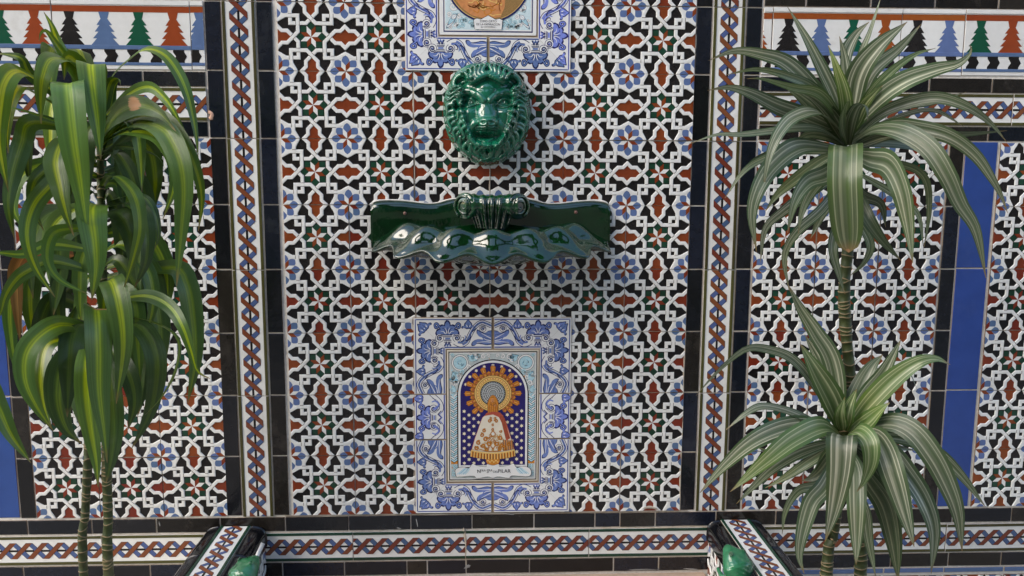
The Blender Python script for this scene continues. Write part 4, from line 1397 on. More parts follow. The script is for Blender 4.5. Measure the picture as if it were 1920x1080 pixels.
    for s in (-1, 1):
        # volute disc turned outwards, with a raised spiral
        c = Vector((cx + s * .0580, -.0530, -.4190))
        nrm = Vector((s * .62, -.78, -.02)).normalized()
        e1 = Vector((0, 0, 1)).cross(nrm).normalized(); e2 = nrm.cross(e1)
        rows = []
        for rr_, hh in ((.0, .002), (.012, .002), (.0255, .001), (.0275, -.001), (.0280, -.006), (.0245, -.018)):
            rows.append([tuple(c + (e1 * math.cos(q) * s + e2 * math.sin(q)) * rr_ + nrm * hh) for q in np.linspace(0, 2 * math.pi, 40, endpoint=False)])
        link('volute', grid_mesh('volute', np.array(rows) - np.array(o_), M_FAIENCE2, closed_v=True), t)
        sp = spiral(0, 0, .0250, math.radians(-60), 2.1, .0035, 26)
        pts = [c + (e1 * p[0] * s + e2 * p[1]) + nrm * .0022 for p in sp]
        rd = [.0034 - .0014 * i / len(pts) for i in range(len(pts))]
        link('volute_spiral', grid_mesh('volute_spiral', tube(pts, rd, 8) - np.array(o_), M_FAIENCE2, closed_v=True), t)
    for px in (759, 1080):
        p = W(px, 400 if px < 900 else 398, .020)
        rows = []
        for rr_, hh in ((.0, .0035), (.0022, .0032), (.0036, .0018), (.0038, -.003)):
            rows.append([(p.x + rr_ * math.cos(q), -.0185 - hh, p.z + rr_ * math.sin(q)) for q in np.linspace(0, 2 * math.pi, 12, endpoint=False)])
        link('screw', grid_mesh('screw', np.array(rows) - np.array(o_), M_SCREW, closed_v=True), t)
    return t


shell()

# ================================================================== fountain basin
def basin():
    t = thing('fountain_basin', 'low fountain basin whose two tile topped side walls run out from the wall', 'fountain', (.44, -.3, -1.75))
    o_ = Vector((.44, -.3, -1.75))
    zt = -1.141
    ln = .78
    seg = .28
    BRc = braid_tile('coping_braid_tile', seg, M_GREEN, .2)
    star = T1
    for s, x0, x1 in ((-1, -.197, -.060), (1, .944, 1.075)):
        xc = (x0 + x1) / 2
        bm = bmesh.new()
        box(bm, x0 + .009, -ln, -1.75, x1 - .009, -.0005, zt - .012)
        link('side_wall', bm_mesh(bm, 'side_wall', M_GROUT), t, -o_)
        hw = (x1 - x0) / 2
        for k in range(3):
            y = -.003 - seg * (k + .5)
            ob = link('braid_tile', BRc, t, Vector((xc, y, zt - .0008)) - o_)
            ob.rotation_euler = (R(-90), 0, 0)
        # rounded black edging, one piece of 14 cm after another
        for e in (-1, 1):
            for k in range(6):
                ya, yb = -.003 - .14 * k - .0012, -.003 - .14 * (k + 1) + .0012
                prof_ = [(.0362, -.003), (.0365, 0.0), (hw - .026, .0005), (hw - .012, -.003), (hw - .003, -.0115), (hw, -.024), (hw + .0005, -.046), (hw - .004, -.048)]
                pp = [tuple(p) for p in crv(prof_, 4)]
                rows = [[(xc + e * p[0], ya, zt + p[1]) for p in pp]]
                n = 6
                for j in range(n + 1):
                    yy = ya + (yb - ya) * j / n
                    sh = .0012 if j in (0, n) else 0
                    rows.append([(xc + e * (p[0] - (sh if i > 4 else 0)), yy, zt + p[1] - sh) for i, p in enumerate(pp)])
                Vv = np.array(rows) - np.array(o_)
                link('edging_tile', grid_mesh('edging_tile', Vv, M_TILEBLK), t)
        # patterned tiles on the inner faces
        xi = x1 if s < 0 else x0
        for k in range(4):
            for q in range(3):
                ob = link('star_tile', star, t, Vector((xi - (-s) * .006 * 1.0, (-.004 - .14 * k) if s < 0 else (-.004 - .14 * (k + 1)), zt - .049 - .14 * (q + 1))) - o_)
                ob.rotation_euler = (0, 0, R(90) if s < 0 else R(-90))
                if s < 0:
                    ob.location.y -= .14
                else:
                    ob.location.y += .14
    # cream ledge against the wall between the side walls
    bm = bmesh.new()
    box(bm, -.060, -.10, -1.75, .944, .0, -1.2680)
    bmesh.ops.bevel(bm, geom=bm.edges[:], offset=.004, segments=2, affect='EDGES')
    link('ledge', bm_mesh(bm, 'ledge', M_STONE), t, -o_)
    return t


basin()


def frog(name, label, px, py, d, yaw, pitch, size, pipe):
    c = W(px, py, d)
    t = thing(name, label, 'frog', c)
    nu, nv = 90, 60
    u = np.linspace(0, 1, nu)[:, None]; v_ = np.linspace(0, 2 * math.pi, nv, endpoint=False)[None]
    # local: y forward (snout at 0), body swelling behind; z up
    L = 1.0
    rad = .03 + .50 * np.clip(u / .6, 0, 1) ** .55 * np.clip((1.02 - u) / .35, 0, 1) ** .4
    xx = rad * np.cos(v_) * (1.0 + .1 * u)
    zz = rad * np.sin(v_) * np.where(np.sin(v_) > 0, .86, .62) + .10 * np.sin(u * 3.1)
    yy = -u * 1.35 + 0 * v_
    # eyes and mouth line
    for s in (-1, 1):
        for amp, sg in ((.07, .11), (.03, .05)):
            dd = ((xx - s * .27) ** 2 + (yy + .40) ** 2 + (zz - .34) ** 2)
            k = amp * np.exp(-dd / (2 * sg * sg))
            xx = xx + k * s * .75; zz = zz + k * .85
    mouth = np.exp(-((zz + .04 - .06 * np.cos(v_)) / .035) ** 2) * np.clip(1 - (u / .5) ** 2, 0, 1)
    xx = xx * (1 - .10 * mouth); 
    ws = .012 * np.sin(yy * 46 + 3 * xx * 9) * np.clip(u * 3 - 1.4, 0, 1)
    zz = zz + ws * np.sin(v_)
    P = np.stack([xx, yy, zz], -1) * size
    link('body', grid_mesh('body', P, M_FROG, closed_v=True), t)
    for s in (-1, 1):
        sp = spiral(0, 0, .105, 0, 1.6 * s, .02, 22)
        c0 = Vector((s * .30, -.42, .425)); nn = Vector((s * .62, .12, .76)).normalized()
        e1 = Vector((0, 1, 0)); e1 = (e1 - nn * e1.dot(nn)).normalized(); e2 = nn.cross(e1)
        pts = [(c0 + e1 * p[0] * .75 + e2 * p[1] * .75) * size for p in sp]
        link('eye', grid_mesh('eye', tube(pts, [.018 * size] * len(pts), 6), M_FROG, closed_v=True), t)
        # front leg folded beside the belly
        leg = [(s * .22, -.95, -.22), (s * .40, -.95, -.30), (s * .40, -.75, -.42), (s * .34, -.60, -.50)]
        pts = [tuple(p * size) for p in crv(leg, 5)]
        link('leg', grid_mesh('leg', tube(pts, [size * (.10 - .045 * i / len(pts)) for i in range(len(pts))], 10), M_FROG, closed_v=True), t)
    if pipe:
        pts = [(0, -.1 * size, .02 * size), (0, .42 * size, .12 * size)]
        n = 16
        rows = tube([Vector(p) for p in pts], .075 * size, n, False)
        inner = tube([Vector(p) for p in pts], .055 * size, n, False)
        Vv = np.concatenate([rows, inner[::-1]], 0)
        link('pipe', grid_mesh('pipe', Vv, M_PIPE, closed_v=True), t)
    t.rotation_euler = (R(pitch), 0, R(yaw))
    return t


frog('frog_spout', 'green glazed frog with a metal spout pipe on the left side wall', 484, 1042, .215, -32, 40, .058, True)
frog('frog_figure', 'green glazed frog with spiral eye on the right side wall, no pipe', 1362, 1021, .215, 22, 48, .060, False)

# ================================================================== plants
def leaf_mat(name, edge, mid, line, style, spot=None):
    m = bpy.data.materials.new(name)
    m.use_nodes = True
    n = m.node_tree
    p = n.nodes['Principled BSDF']
    out = n.nodes['Material Output']
    uv = n.nodes.new('ShaderNodeUVMap')
    sx = n.nodes.new('ShaderNodeSeparateXYZ')
    n.links.new(uv.outputs[0], sx.inputs[0])
    oi = n.nodes.new('ShaderNodeObjectInfo')
    # streaks along the leaf
    mp = n.nodes.new('ShaderNodeCombineXYZ')
    mu = n.nodes.new('ShaderNodeMath'); mu.operation = 'MULTIPLY'; mu.inputs[1].default_value = 15.0
    n.links.new(sx.outputs[0], mu.inputs[0])
    mv = n.nodes.new('ShaderNodeMath'); mv.operation = 'MULTIPLY'; mv.inputs[1].default_value = 0.55
    n.links.new(sx.outputs[1], mv.inputs[0])
    mo = n.nodes.new('ShaderNodeMath'); mo.operation = 'MULTIPLY'; mo.inputs[1].default_value = 57.0
    n.links.new(oi.outputs['Random'], mo.inputs[0])
    n.links.new(mu.outputs[0], mp.inputs[0]); n.links.new(mv.outputs[0], mp.inputs[1]); n.links.new(mo.outputs[0], mp.inputs[2])
    no = n.nodes.new('ShaderNodeTexNoise'); no.inputs['Scale'].default_value = 1.0; no.inputs['Detail'].default_value = 3
    n.links.new(mp.outputs[0], no.inputs['Vector'])
    # wobble of the stripe
    wob = n.nodes.new('ShaderNodeMath'); wob.operation = 'MULTIPLY_ADD'; wob.inputs[1].default_value = 0.16 if style == 'mass' else .07; wob.inputs[2].default_value = -.08 if style == 'mass' else -.035
    n.links.new(no.outputs['Fac'], wob.inputs[0])
    uu = n.nodes.new('ShaderNodeMath'); uu.operation = 'ADD'
    n.links.new(sx.outputs[0], uu.inputs[0]); n.links.new(wob.outputs[0], uu.inputs[1])
    cr = n.nodes.new('ShaderNodeValToRGB')
    n.links.new(uu.outputs[0], cr.inputs[0])
    e = cr.color_ramp.elements
    if style == 'mass':
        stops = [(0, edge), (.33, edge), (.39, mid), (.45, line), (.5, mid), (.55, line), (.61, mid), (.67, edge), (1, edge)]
    else:
        stops = [(0, edge), (.15, edge), (.18, line), (.205, mid), (.30, mid), (.32, line), (.34, mid), (.44, edge), (.50, mid), (.56, mid), (.66, line), (.68, mid), (.80, mid), (.83, line), (.855, edge), (1, edge)]
    e[0].position, e[0].color = stops[0][0], (*stops[0][1], 1)
    e[1].position, e[1].color = stops[-1][0], (*stops[-1][1], 1)
    for s, c in stops[1:-1]:
        x = e.new(s); x.color = (*c, 1)
    # some leaves hardly show the stripe
    fd = n.nodes.new('ShaderNodeMath'); fd.operation = 'MULTIPLY'; fd.inputs[1].default_value = 13.7
    n.links.new(oi.outputs['Random'], fd.inputs[0])
    ff = n.nodes.new('ShaderNodeMath'); ff.operation = 'FRACT'
    n.links.new(fd.outputs[0], ff.inputs[0])
    fm = n.nodes.new('ShaderNodeMapRange'); fm.inputs['To Max'].default_value = .60 if style == 'mass' else .5
    n.links.new(ff.outputs[0], fm.inputs['Value'])
    fx = n.nodes.new('ShaderNodeMix'); fx.data_type = 'RGBA'
    n.links.new(fm.outputs[0], fx.inputs['Factor']); n.links.new(cr.outputs[0], fx.inputs['A']); fx.inputs['B'].default_value = (*[c_ * 1.15 for c_ in edge], 1)
    # yellow green drift along the leaf
    n4 = n.nodes.new('ShaderNodeTexNoise'); n4.inputs['Scale'].default_value = 2.2
    mp4 = n.nodes.new('ShaderNodeCombineXYZ')
    n.links.new(sx.outputs[1], mp4.inputs[1]); n.links.new(mo.outputs[0], mp4.inputs[2])
    n.links.new(mp4.outputs[0], n4.inputs['Vector'])
    hsv = n.nodes.new('ShaderNodeHueSaturation')
    hm = n.nodes.new('ShaderNodeMath'); hm.operation = 'MULTIPLY_ADD'; hm.inputs[1].default_value = -.10; hm.inputs[2].default_value = .540
    n.links.new(n4.outputs['Fac'], hm.inputs[0]); n.links.new(hm.outputs[0], hsv.inputs['Hue'])
    sm_ = n.nodes.new('ShaderNodeMath'); sm_.operation = 'MULTIPLY_ADD'; sm_.inputs[1].default_value = .5; sm_.inputs[2].default_value = (.86 if style == 'mass' else .66)
    n.links.new(n4.outputs['Fac'], sm_.inputs[0]); n.links.new(sm_.outputs[0], hsv.inputs['Saturation'])
    n.links.new(fx.outputs['Result'], hsv.inputs['Color'])
    vr = n.nodes.new('ShaderNodeMath'); vr.operation = 'MULTIPLY_ADD'; vr.inputs[1].default_value = .9; vr.inputs[2].default_value = .52
    n.links.new(no.outputs['Fac'], vr.inputs[0])
    vo = n.nodes.new('ShaderNodeMath'); vo.operation = 'MULTIPLY_ADD'; vo.inputs[1].default_value = .65; vo.inputs[2].default_value = .72
    n.links.new(oi.outputs['Random'], vo.inputs[0])
    vm = n.nodes.new('ShaderNodeMath'); vm.operation = 'MULTIPLY'
    n.links.new(vr.outputs[0], vm.inputs[0]); n.links.new(vo.outputs[0], vm.inputs[1])
    sc = n.nodes.new('ShaderNodeVectorMath'); sc.operation = 'SCALE'
    n.links.new(hsv.outputs[0], sc.inputs[0]); n.links.new(vm.outputs[0], sc.inputs['Scale'])
    # dry tip
    tip = n.nodes.new('ShaderNodeMapRange'); tip.inputs['From Min'].default_value = .93; tip.inputs['From Max'].default_value = 1.0
    n.links.new(sx.outputs[1], tip.inputs['Value'])
    mx = n.nodes.new('ShaderNodeMix'); mx.data_type = 'RGBA'
    n.links.new(tip.outputs[0], mx.inputs['Factor'])
    n.links.new(sc.outputs[0], mx.inputs['A']); mx.inputs['B'].default_value = (.23, .15, .06, 1)
    if spot:
        # a dried blotch
        su, sv, ru, rv = spot
        du = n.nodes.new('ShaderNodeVectorMath'); du.operation = 'SUBTRACT'; du.inputs[1].default_value = (su, sv, 0)
        n.links.new(uv.outputs[0], du.inputs[0])
        dm = n.nodes.new('ShaderNodeVectorMath'); dm.operation = 'DIVIDE'; dm.inputs[1].default_value = (ru, rv, 1)
        n.links.new(du.outputs[0], dm.inputs[0])
        dl = n.nodes.new('ShaderNodeVectorMath'); dl.operation = 'LENGTH'
        n.links.new(dm.outputs[0], dl.inputs[0])
        dn = n.nodes.new('ShaderNodeMath'); dn.operation = 'MULTIPLY_ADD'; dn.inputs[1].default_value = 1.2
        n.links.new(no.outputs['Fac'], dn.inputs[0]); n.links.new(dl.outputs['Value'], dn.inputs[2])
        dr = n.nodes.new('ShaderNodeMapRange'); dr.inputs['From Min'].default_value = 1.65; dr.inputs['From Max'].default_value = 1.45
        n.links.new(dn.outputs[0], dr.inputs['Value'])
        mq = n.nodes.new('ShaderNodeMix'); mq.data_type = 'RGBA'
        n.links.new(dr.outputs[0], mq.inputs['Factor']); n.links.new(mx.outputs['Result'], mq.inputs['A']); mq.inputs['B'].default_value = (.42, .22, .11, 1)
        mx = mq
    # pale dust and specks
    gn = n.nodes.new('ShaderNodeNewGeometry')
    n2 = n.nodes.new('ShaderNodeTexNoise'); n2.inputs['Scale'].default_value = 38; n2.inputs['Detail'].default_value = 6
    n.links.new(gn.outputs['Position'], n2.inputs['Vector'])
    rp = n.nodes.new('ShaderNodeMapRange'); rp.inputs['From Min'].default_value = .60; rp.inputs['From Max'].default_value = .85; rp.inputs['To Max'].default_value = .35
    n.links.new(n2.outputs['Fac'], rp.inputs['Value'])
    m2 = n.nodes.new('ShaderNodeMix'); m2.data_type = 'RGBA'
    n.links.new(rp.outputs[0], m2.inputs['Factor']); n.links.new(mx.outputs['Result'], m2.inputs['A']); m2.inputs['B'].default_value = (.16, .19, .12, 1)
    n.links.new(m2.outputs['Result'], p.inputs['Base Color'])
    p.inputs['Roughness'].default_value = .33
    p.inputs['Specular IOR Level'].default_value = .5
    bp = n.nodes.new('ShaderNodeBump'); bp.inputs['Strength'].default_value = .35; bp.inputs['Distance'].default_value = .0012
    n.links.new(no.outputs['Fac'], bp.inputs['Height']); n.links.new(bp.outputs[0], p.inputs['Normal'])
    tr = n.nodes.new('ShaderNodeBsdfTranslucent')
    n.links.new(m2.outputs['Result'], tr.inputs['Color'])
    ms = n.nodes.new('ShaderNodeMixShader'); ms.inputs[0].default_value = .16
    n.links.new(p.outputs[0], ms.inputs[1]); n.links.new(tr.outputs[0], ms.inputs[2])
    n.links.new(ms.outputs[0], out.inputs['Surface'])
    return m


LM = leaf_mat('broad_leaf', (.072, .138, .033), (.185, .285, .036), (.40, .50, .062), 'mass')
LS = leaf_mat('broad_leaf_scorched', (.062, .118, .034), (.110, .18, .034), (.22, .30, .055), 'mass', (.42, .56, .30, .085))
LT = leaf_mat('broad_leaf_torn', (.062, .118, .034), (.150, .235, .034), (.34, .44, .060), 'mass', (.5, .30, .42, .035))
LY = leaf_mat('broad_leaf_yellowing', (.090, .165, .022), (.30, .37, .030), (.50, .53, .07), 'mass')
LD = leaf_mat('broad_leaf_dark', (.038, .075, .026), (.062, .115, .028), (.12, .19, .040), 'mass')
LB = leaf_mat('withered_leaf', (.16, .085, .030), (.30, .15, .05), (.36, .20, .08), 'mass')
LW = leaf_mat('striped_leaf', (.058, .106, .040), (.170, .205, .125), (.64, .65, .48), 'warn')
LWB = leaf_mat('striped_leaf_broken', (.075, .145, .030), (.150, .195, .100), (.52, .55, .34), 'warn', (.62, .995, .30, .012))
LWG = leaf_mat('striped_leaf_young', (.068, .142, .028), (.150, .215, .080), (.56, .59, .34), 'warn')
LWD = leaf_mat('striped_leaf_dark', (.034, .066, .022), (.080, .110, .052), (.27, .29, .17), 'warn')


def leaf(parent, o_, pts, wpx, mat, twist=0.0, blunt=0.0, fold=.22, wave=.075, seed=0, taper=1.8, wscale=.93):
    """pts: (px, py, metres in front of the wall) from the stem to the tip; the leaf hangs there in space"""
    lr = random.Random(seed)
    P3 = [W(x, y, d) for x, y, d in pts]
    c = crv(P3, 9)
    # even steps
    L = [0]
    for a, b in zip(c[:-1], c[1:]):
        L.append(L[-1] + (b - a).length)
    N = 34
    pos = []
    j = 0
    for k in range(N + 1):
        s = L[-1] * k / N
        while j < len(L) - 2 and L[j + 1] < s:
            j += 1
        f = (s - L[j]) / max(1e-9, L[j + 1] - L[j])
        pos.append(c[j].lerp(c[j + 1], f))
    tan = [(pos[min(k + 1, N)] - pos[max(k - 1, 0)]).normalized() for k in range(N + 1)]
    k0 = int(N * .62)
    view = (CAM - pos[k0]).normalized()
    s0 = tan[k0].cross(view).normalized()
    s0 = Quaternion(tan[k0], twist + lr.gauss(0, .26)) @ s0
    side = [None] * (N + 1)
    side[k0] = s0
    for rng in (range(k0 + 1, N + 1), range(k0 - 1, -1, -1)):
        prev = k0
        for k in rng:
            q = tan[prev].rotation_difference(tan[k])
            side[k] = (q @ side[prev]); side[k] = (side[k] - tan[k] * side[k].dot(tan[k])).normalized()
            prev = k
    depth = -CAM.y - pts[len(pts) // 2][2]
    w_ = wpx / F * depth * .5 * wscale
    rows, uvs = [], []
    M_ = 8
    ph = lr.uniform(0, 6.28); fr = lr.uniform(1.6, 3.2)
    for k in range(N + 1):
        t = k / N
        g0 = min(1, t / .38); g0 = .42 + .58 * (g0 * g0 * (3 - 2 * g0))
        if t > .45:
            q = (t - .45) / .55
            g1 = (1 - q ** (taper + 5 * blunt)) ** (1.0 - .5 * blunt)
        else:
            g1 = 1
        ww = max(w_ * g0 * g1, .0004)
        nrm = side[k].cross(tan[k]).normalized()
        if nrm.dot(CAM - pos[k]) < 0 and False:
            nrm = -nrm
        row = []
        for i in range(M_ + 1):
            u = i / M_ * 2 - 1
            f = fold * (1 - abs(u)) ** 1.3 * (1 - .5 * t)
            wv = wave * u * abs(u) * math.sin(t * fr * 6.28 + ph + (1.1 if u > 0 else 0))
            row.append(tuple(pos[k] - o_ + side[k] * (u * ww * (1 - .03 * abs(wv))) - nrm * (ww * (f + wv))))
            uvs.append((i / M_, t))
        rows.append(row)
    me = grid_mesh('leaf', np.array(rows), mat)
    ul = me.uv_layers.new(name='UVMap')
    idx = np.empty(len(me.loops), dtype=np.int32)
    me.loops.foreach_get('vertex_index', idx)
    ul.data.foreach_set('uv', np.array(uvs, dtype=np.float32)[idx].ravel())
    return link('leaf', me, parent)


def cane(parent, o_, pts, r0, r1, seed):
    """ringed stem; pts are points of the place"""
    lr = random.Random(seed)
    c = crv(pts, 14)
    L = [0]
    for a, b in zip(c[:-1], c[1:]):
        L.append(L[-1] + (b - a).length)
    rows, ring = [], []
    s, step = 0.0, 0.0
    marks = []
    while s < L[-1]:
        marks.append(s)
        s += lr.choice((lr.uniform(.005, .010), lr.uniform(.010, .017), lr.uniform(.015, .024)))
    seq = []
    for mk in marks:
        seq += [(mk, 0), (mk + .0006, 1), (mk + .0016, 1), (mk + .0022, 0)]
    seg = 18
    j = 0
    kink = {}
    for si, (s, rg) in enumerate(seq):
        if s > L[-1]:
            break
        while j < len(L) - 2 and L[j + 1] < s:
            j += 1
        f = min(1, (s - L[j]) / max(1e-9, L[j + 1] - L[j]))
        p = c[j].lerp(c[j + 1], f)
        tn = (c[j + 1] - c[j]).normalized()
        a = tn.cross(Vector((0, 1, 0))).normalized(); b = tn.cross(a)
        key = si // 4
        if key not in kink:
            kink[key] = (lr.uniform(-.0036, .0036), lr.uniform(0, 6.28), lr.uniform(-.0018, .0018), lr.uniform(0, 6.28))
        kk = kink[key]
        r = (r0 + (r1 - r0) * s / L[-1]) * (1.06 if rg else .98) * (1 + .05 * math.sin(s * 37 + seed) + .03 * math.sin(s * 91))
        rows.append([tuple(p - o_ + (a * math.cos(q) + b * math.sin(q)) * r + tn * (kk[0] * math.sin(q + kk[1]) + kk[2] * math.sin(2 * q + kk[3]))) for q in np.linspace(0, 2 * math.pi, seg, endpoint=False)])
        ring.append(rg)
    Vv = np.array(rows)
    me = grid_mesh('stem', Vv, M_STEM, closed_v=True)
    me.materials.append(M_SCAR)
    mi = []
    for i in range(len(rows) - 1):
        mi += [1 if (ring[i] and ring[i + 1]) or (ring[i] != ring[i + 1]) else 0] * seg
    me.polygons.foreach_set('material_index', mi)
    me.update()
    return link('stem', me, parent)


M_STEM = glaze('cane_green', (.050, .068, .022), .5, .4, bump=.0018, dirt=.25, dirtcol=(.17, .13, .07), spec=.3, scale=70)
M_SCAR = glaze('cane_leaf_scar', (.30, .235, .13), .7, .35, bump=.001, dirt=.2, dirtcol=(.15, .10, .05), spec=.2)

pl = W(180, 1080, .30)
PL = thing('dracaena_plant', 'tall plant with broad drooping yellow striped leaves before the left panel', 'plant', (pl.x, -.30, -1.75))
OL = Vector((pl.x, -.30, -1.75))
rl = 1.0 / F * 1.55 / 2
b1, b2 = W(158, 1082, .31), W(204, 1082, .30)
cane(PL, OL, [Vector((b1.x, -.31, -1.75)), W(157, 1082, .31), W(160, 960, .31), W(165, 860, .31), W(168, 720, .30), W(176, 560, .30)], 18.5 * rl, 15 * rl, 1)
cane(PL, OL, [Vector((b2.x, -.30, -1.75)), W(204, 1082, .30), W(203, 980, .30), W(199, 850, .30), W(195, 600, .30), W(190, 380, .30), W(184, 170, .30)], 24 * rl, 12 * rl, 2)

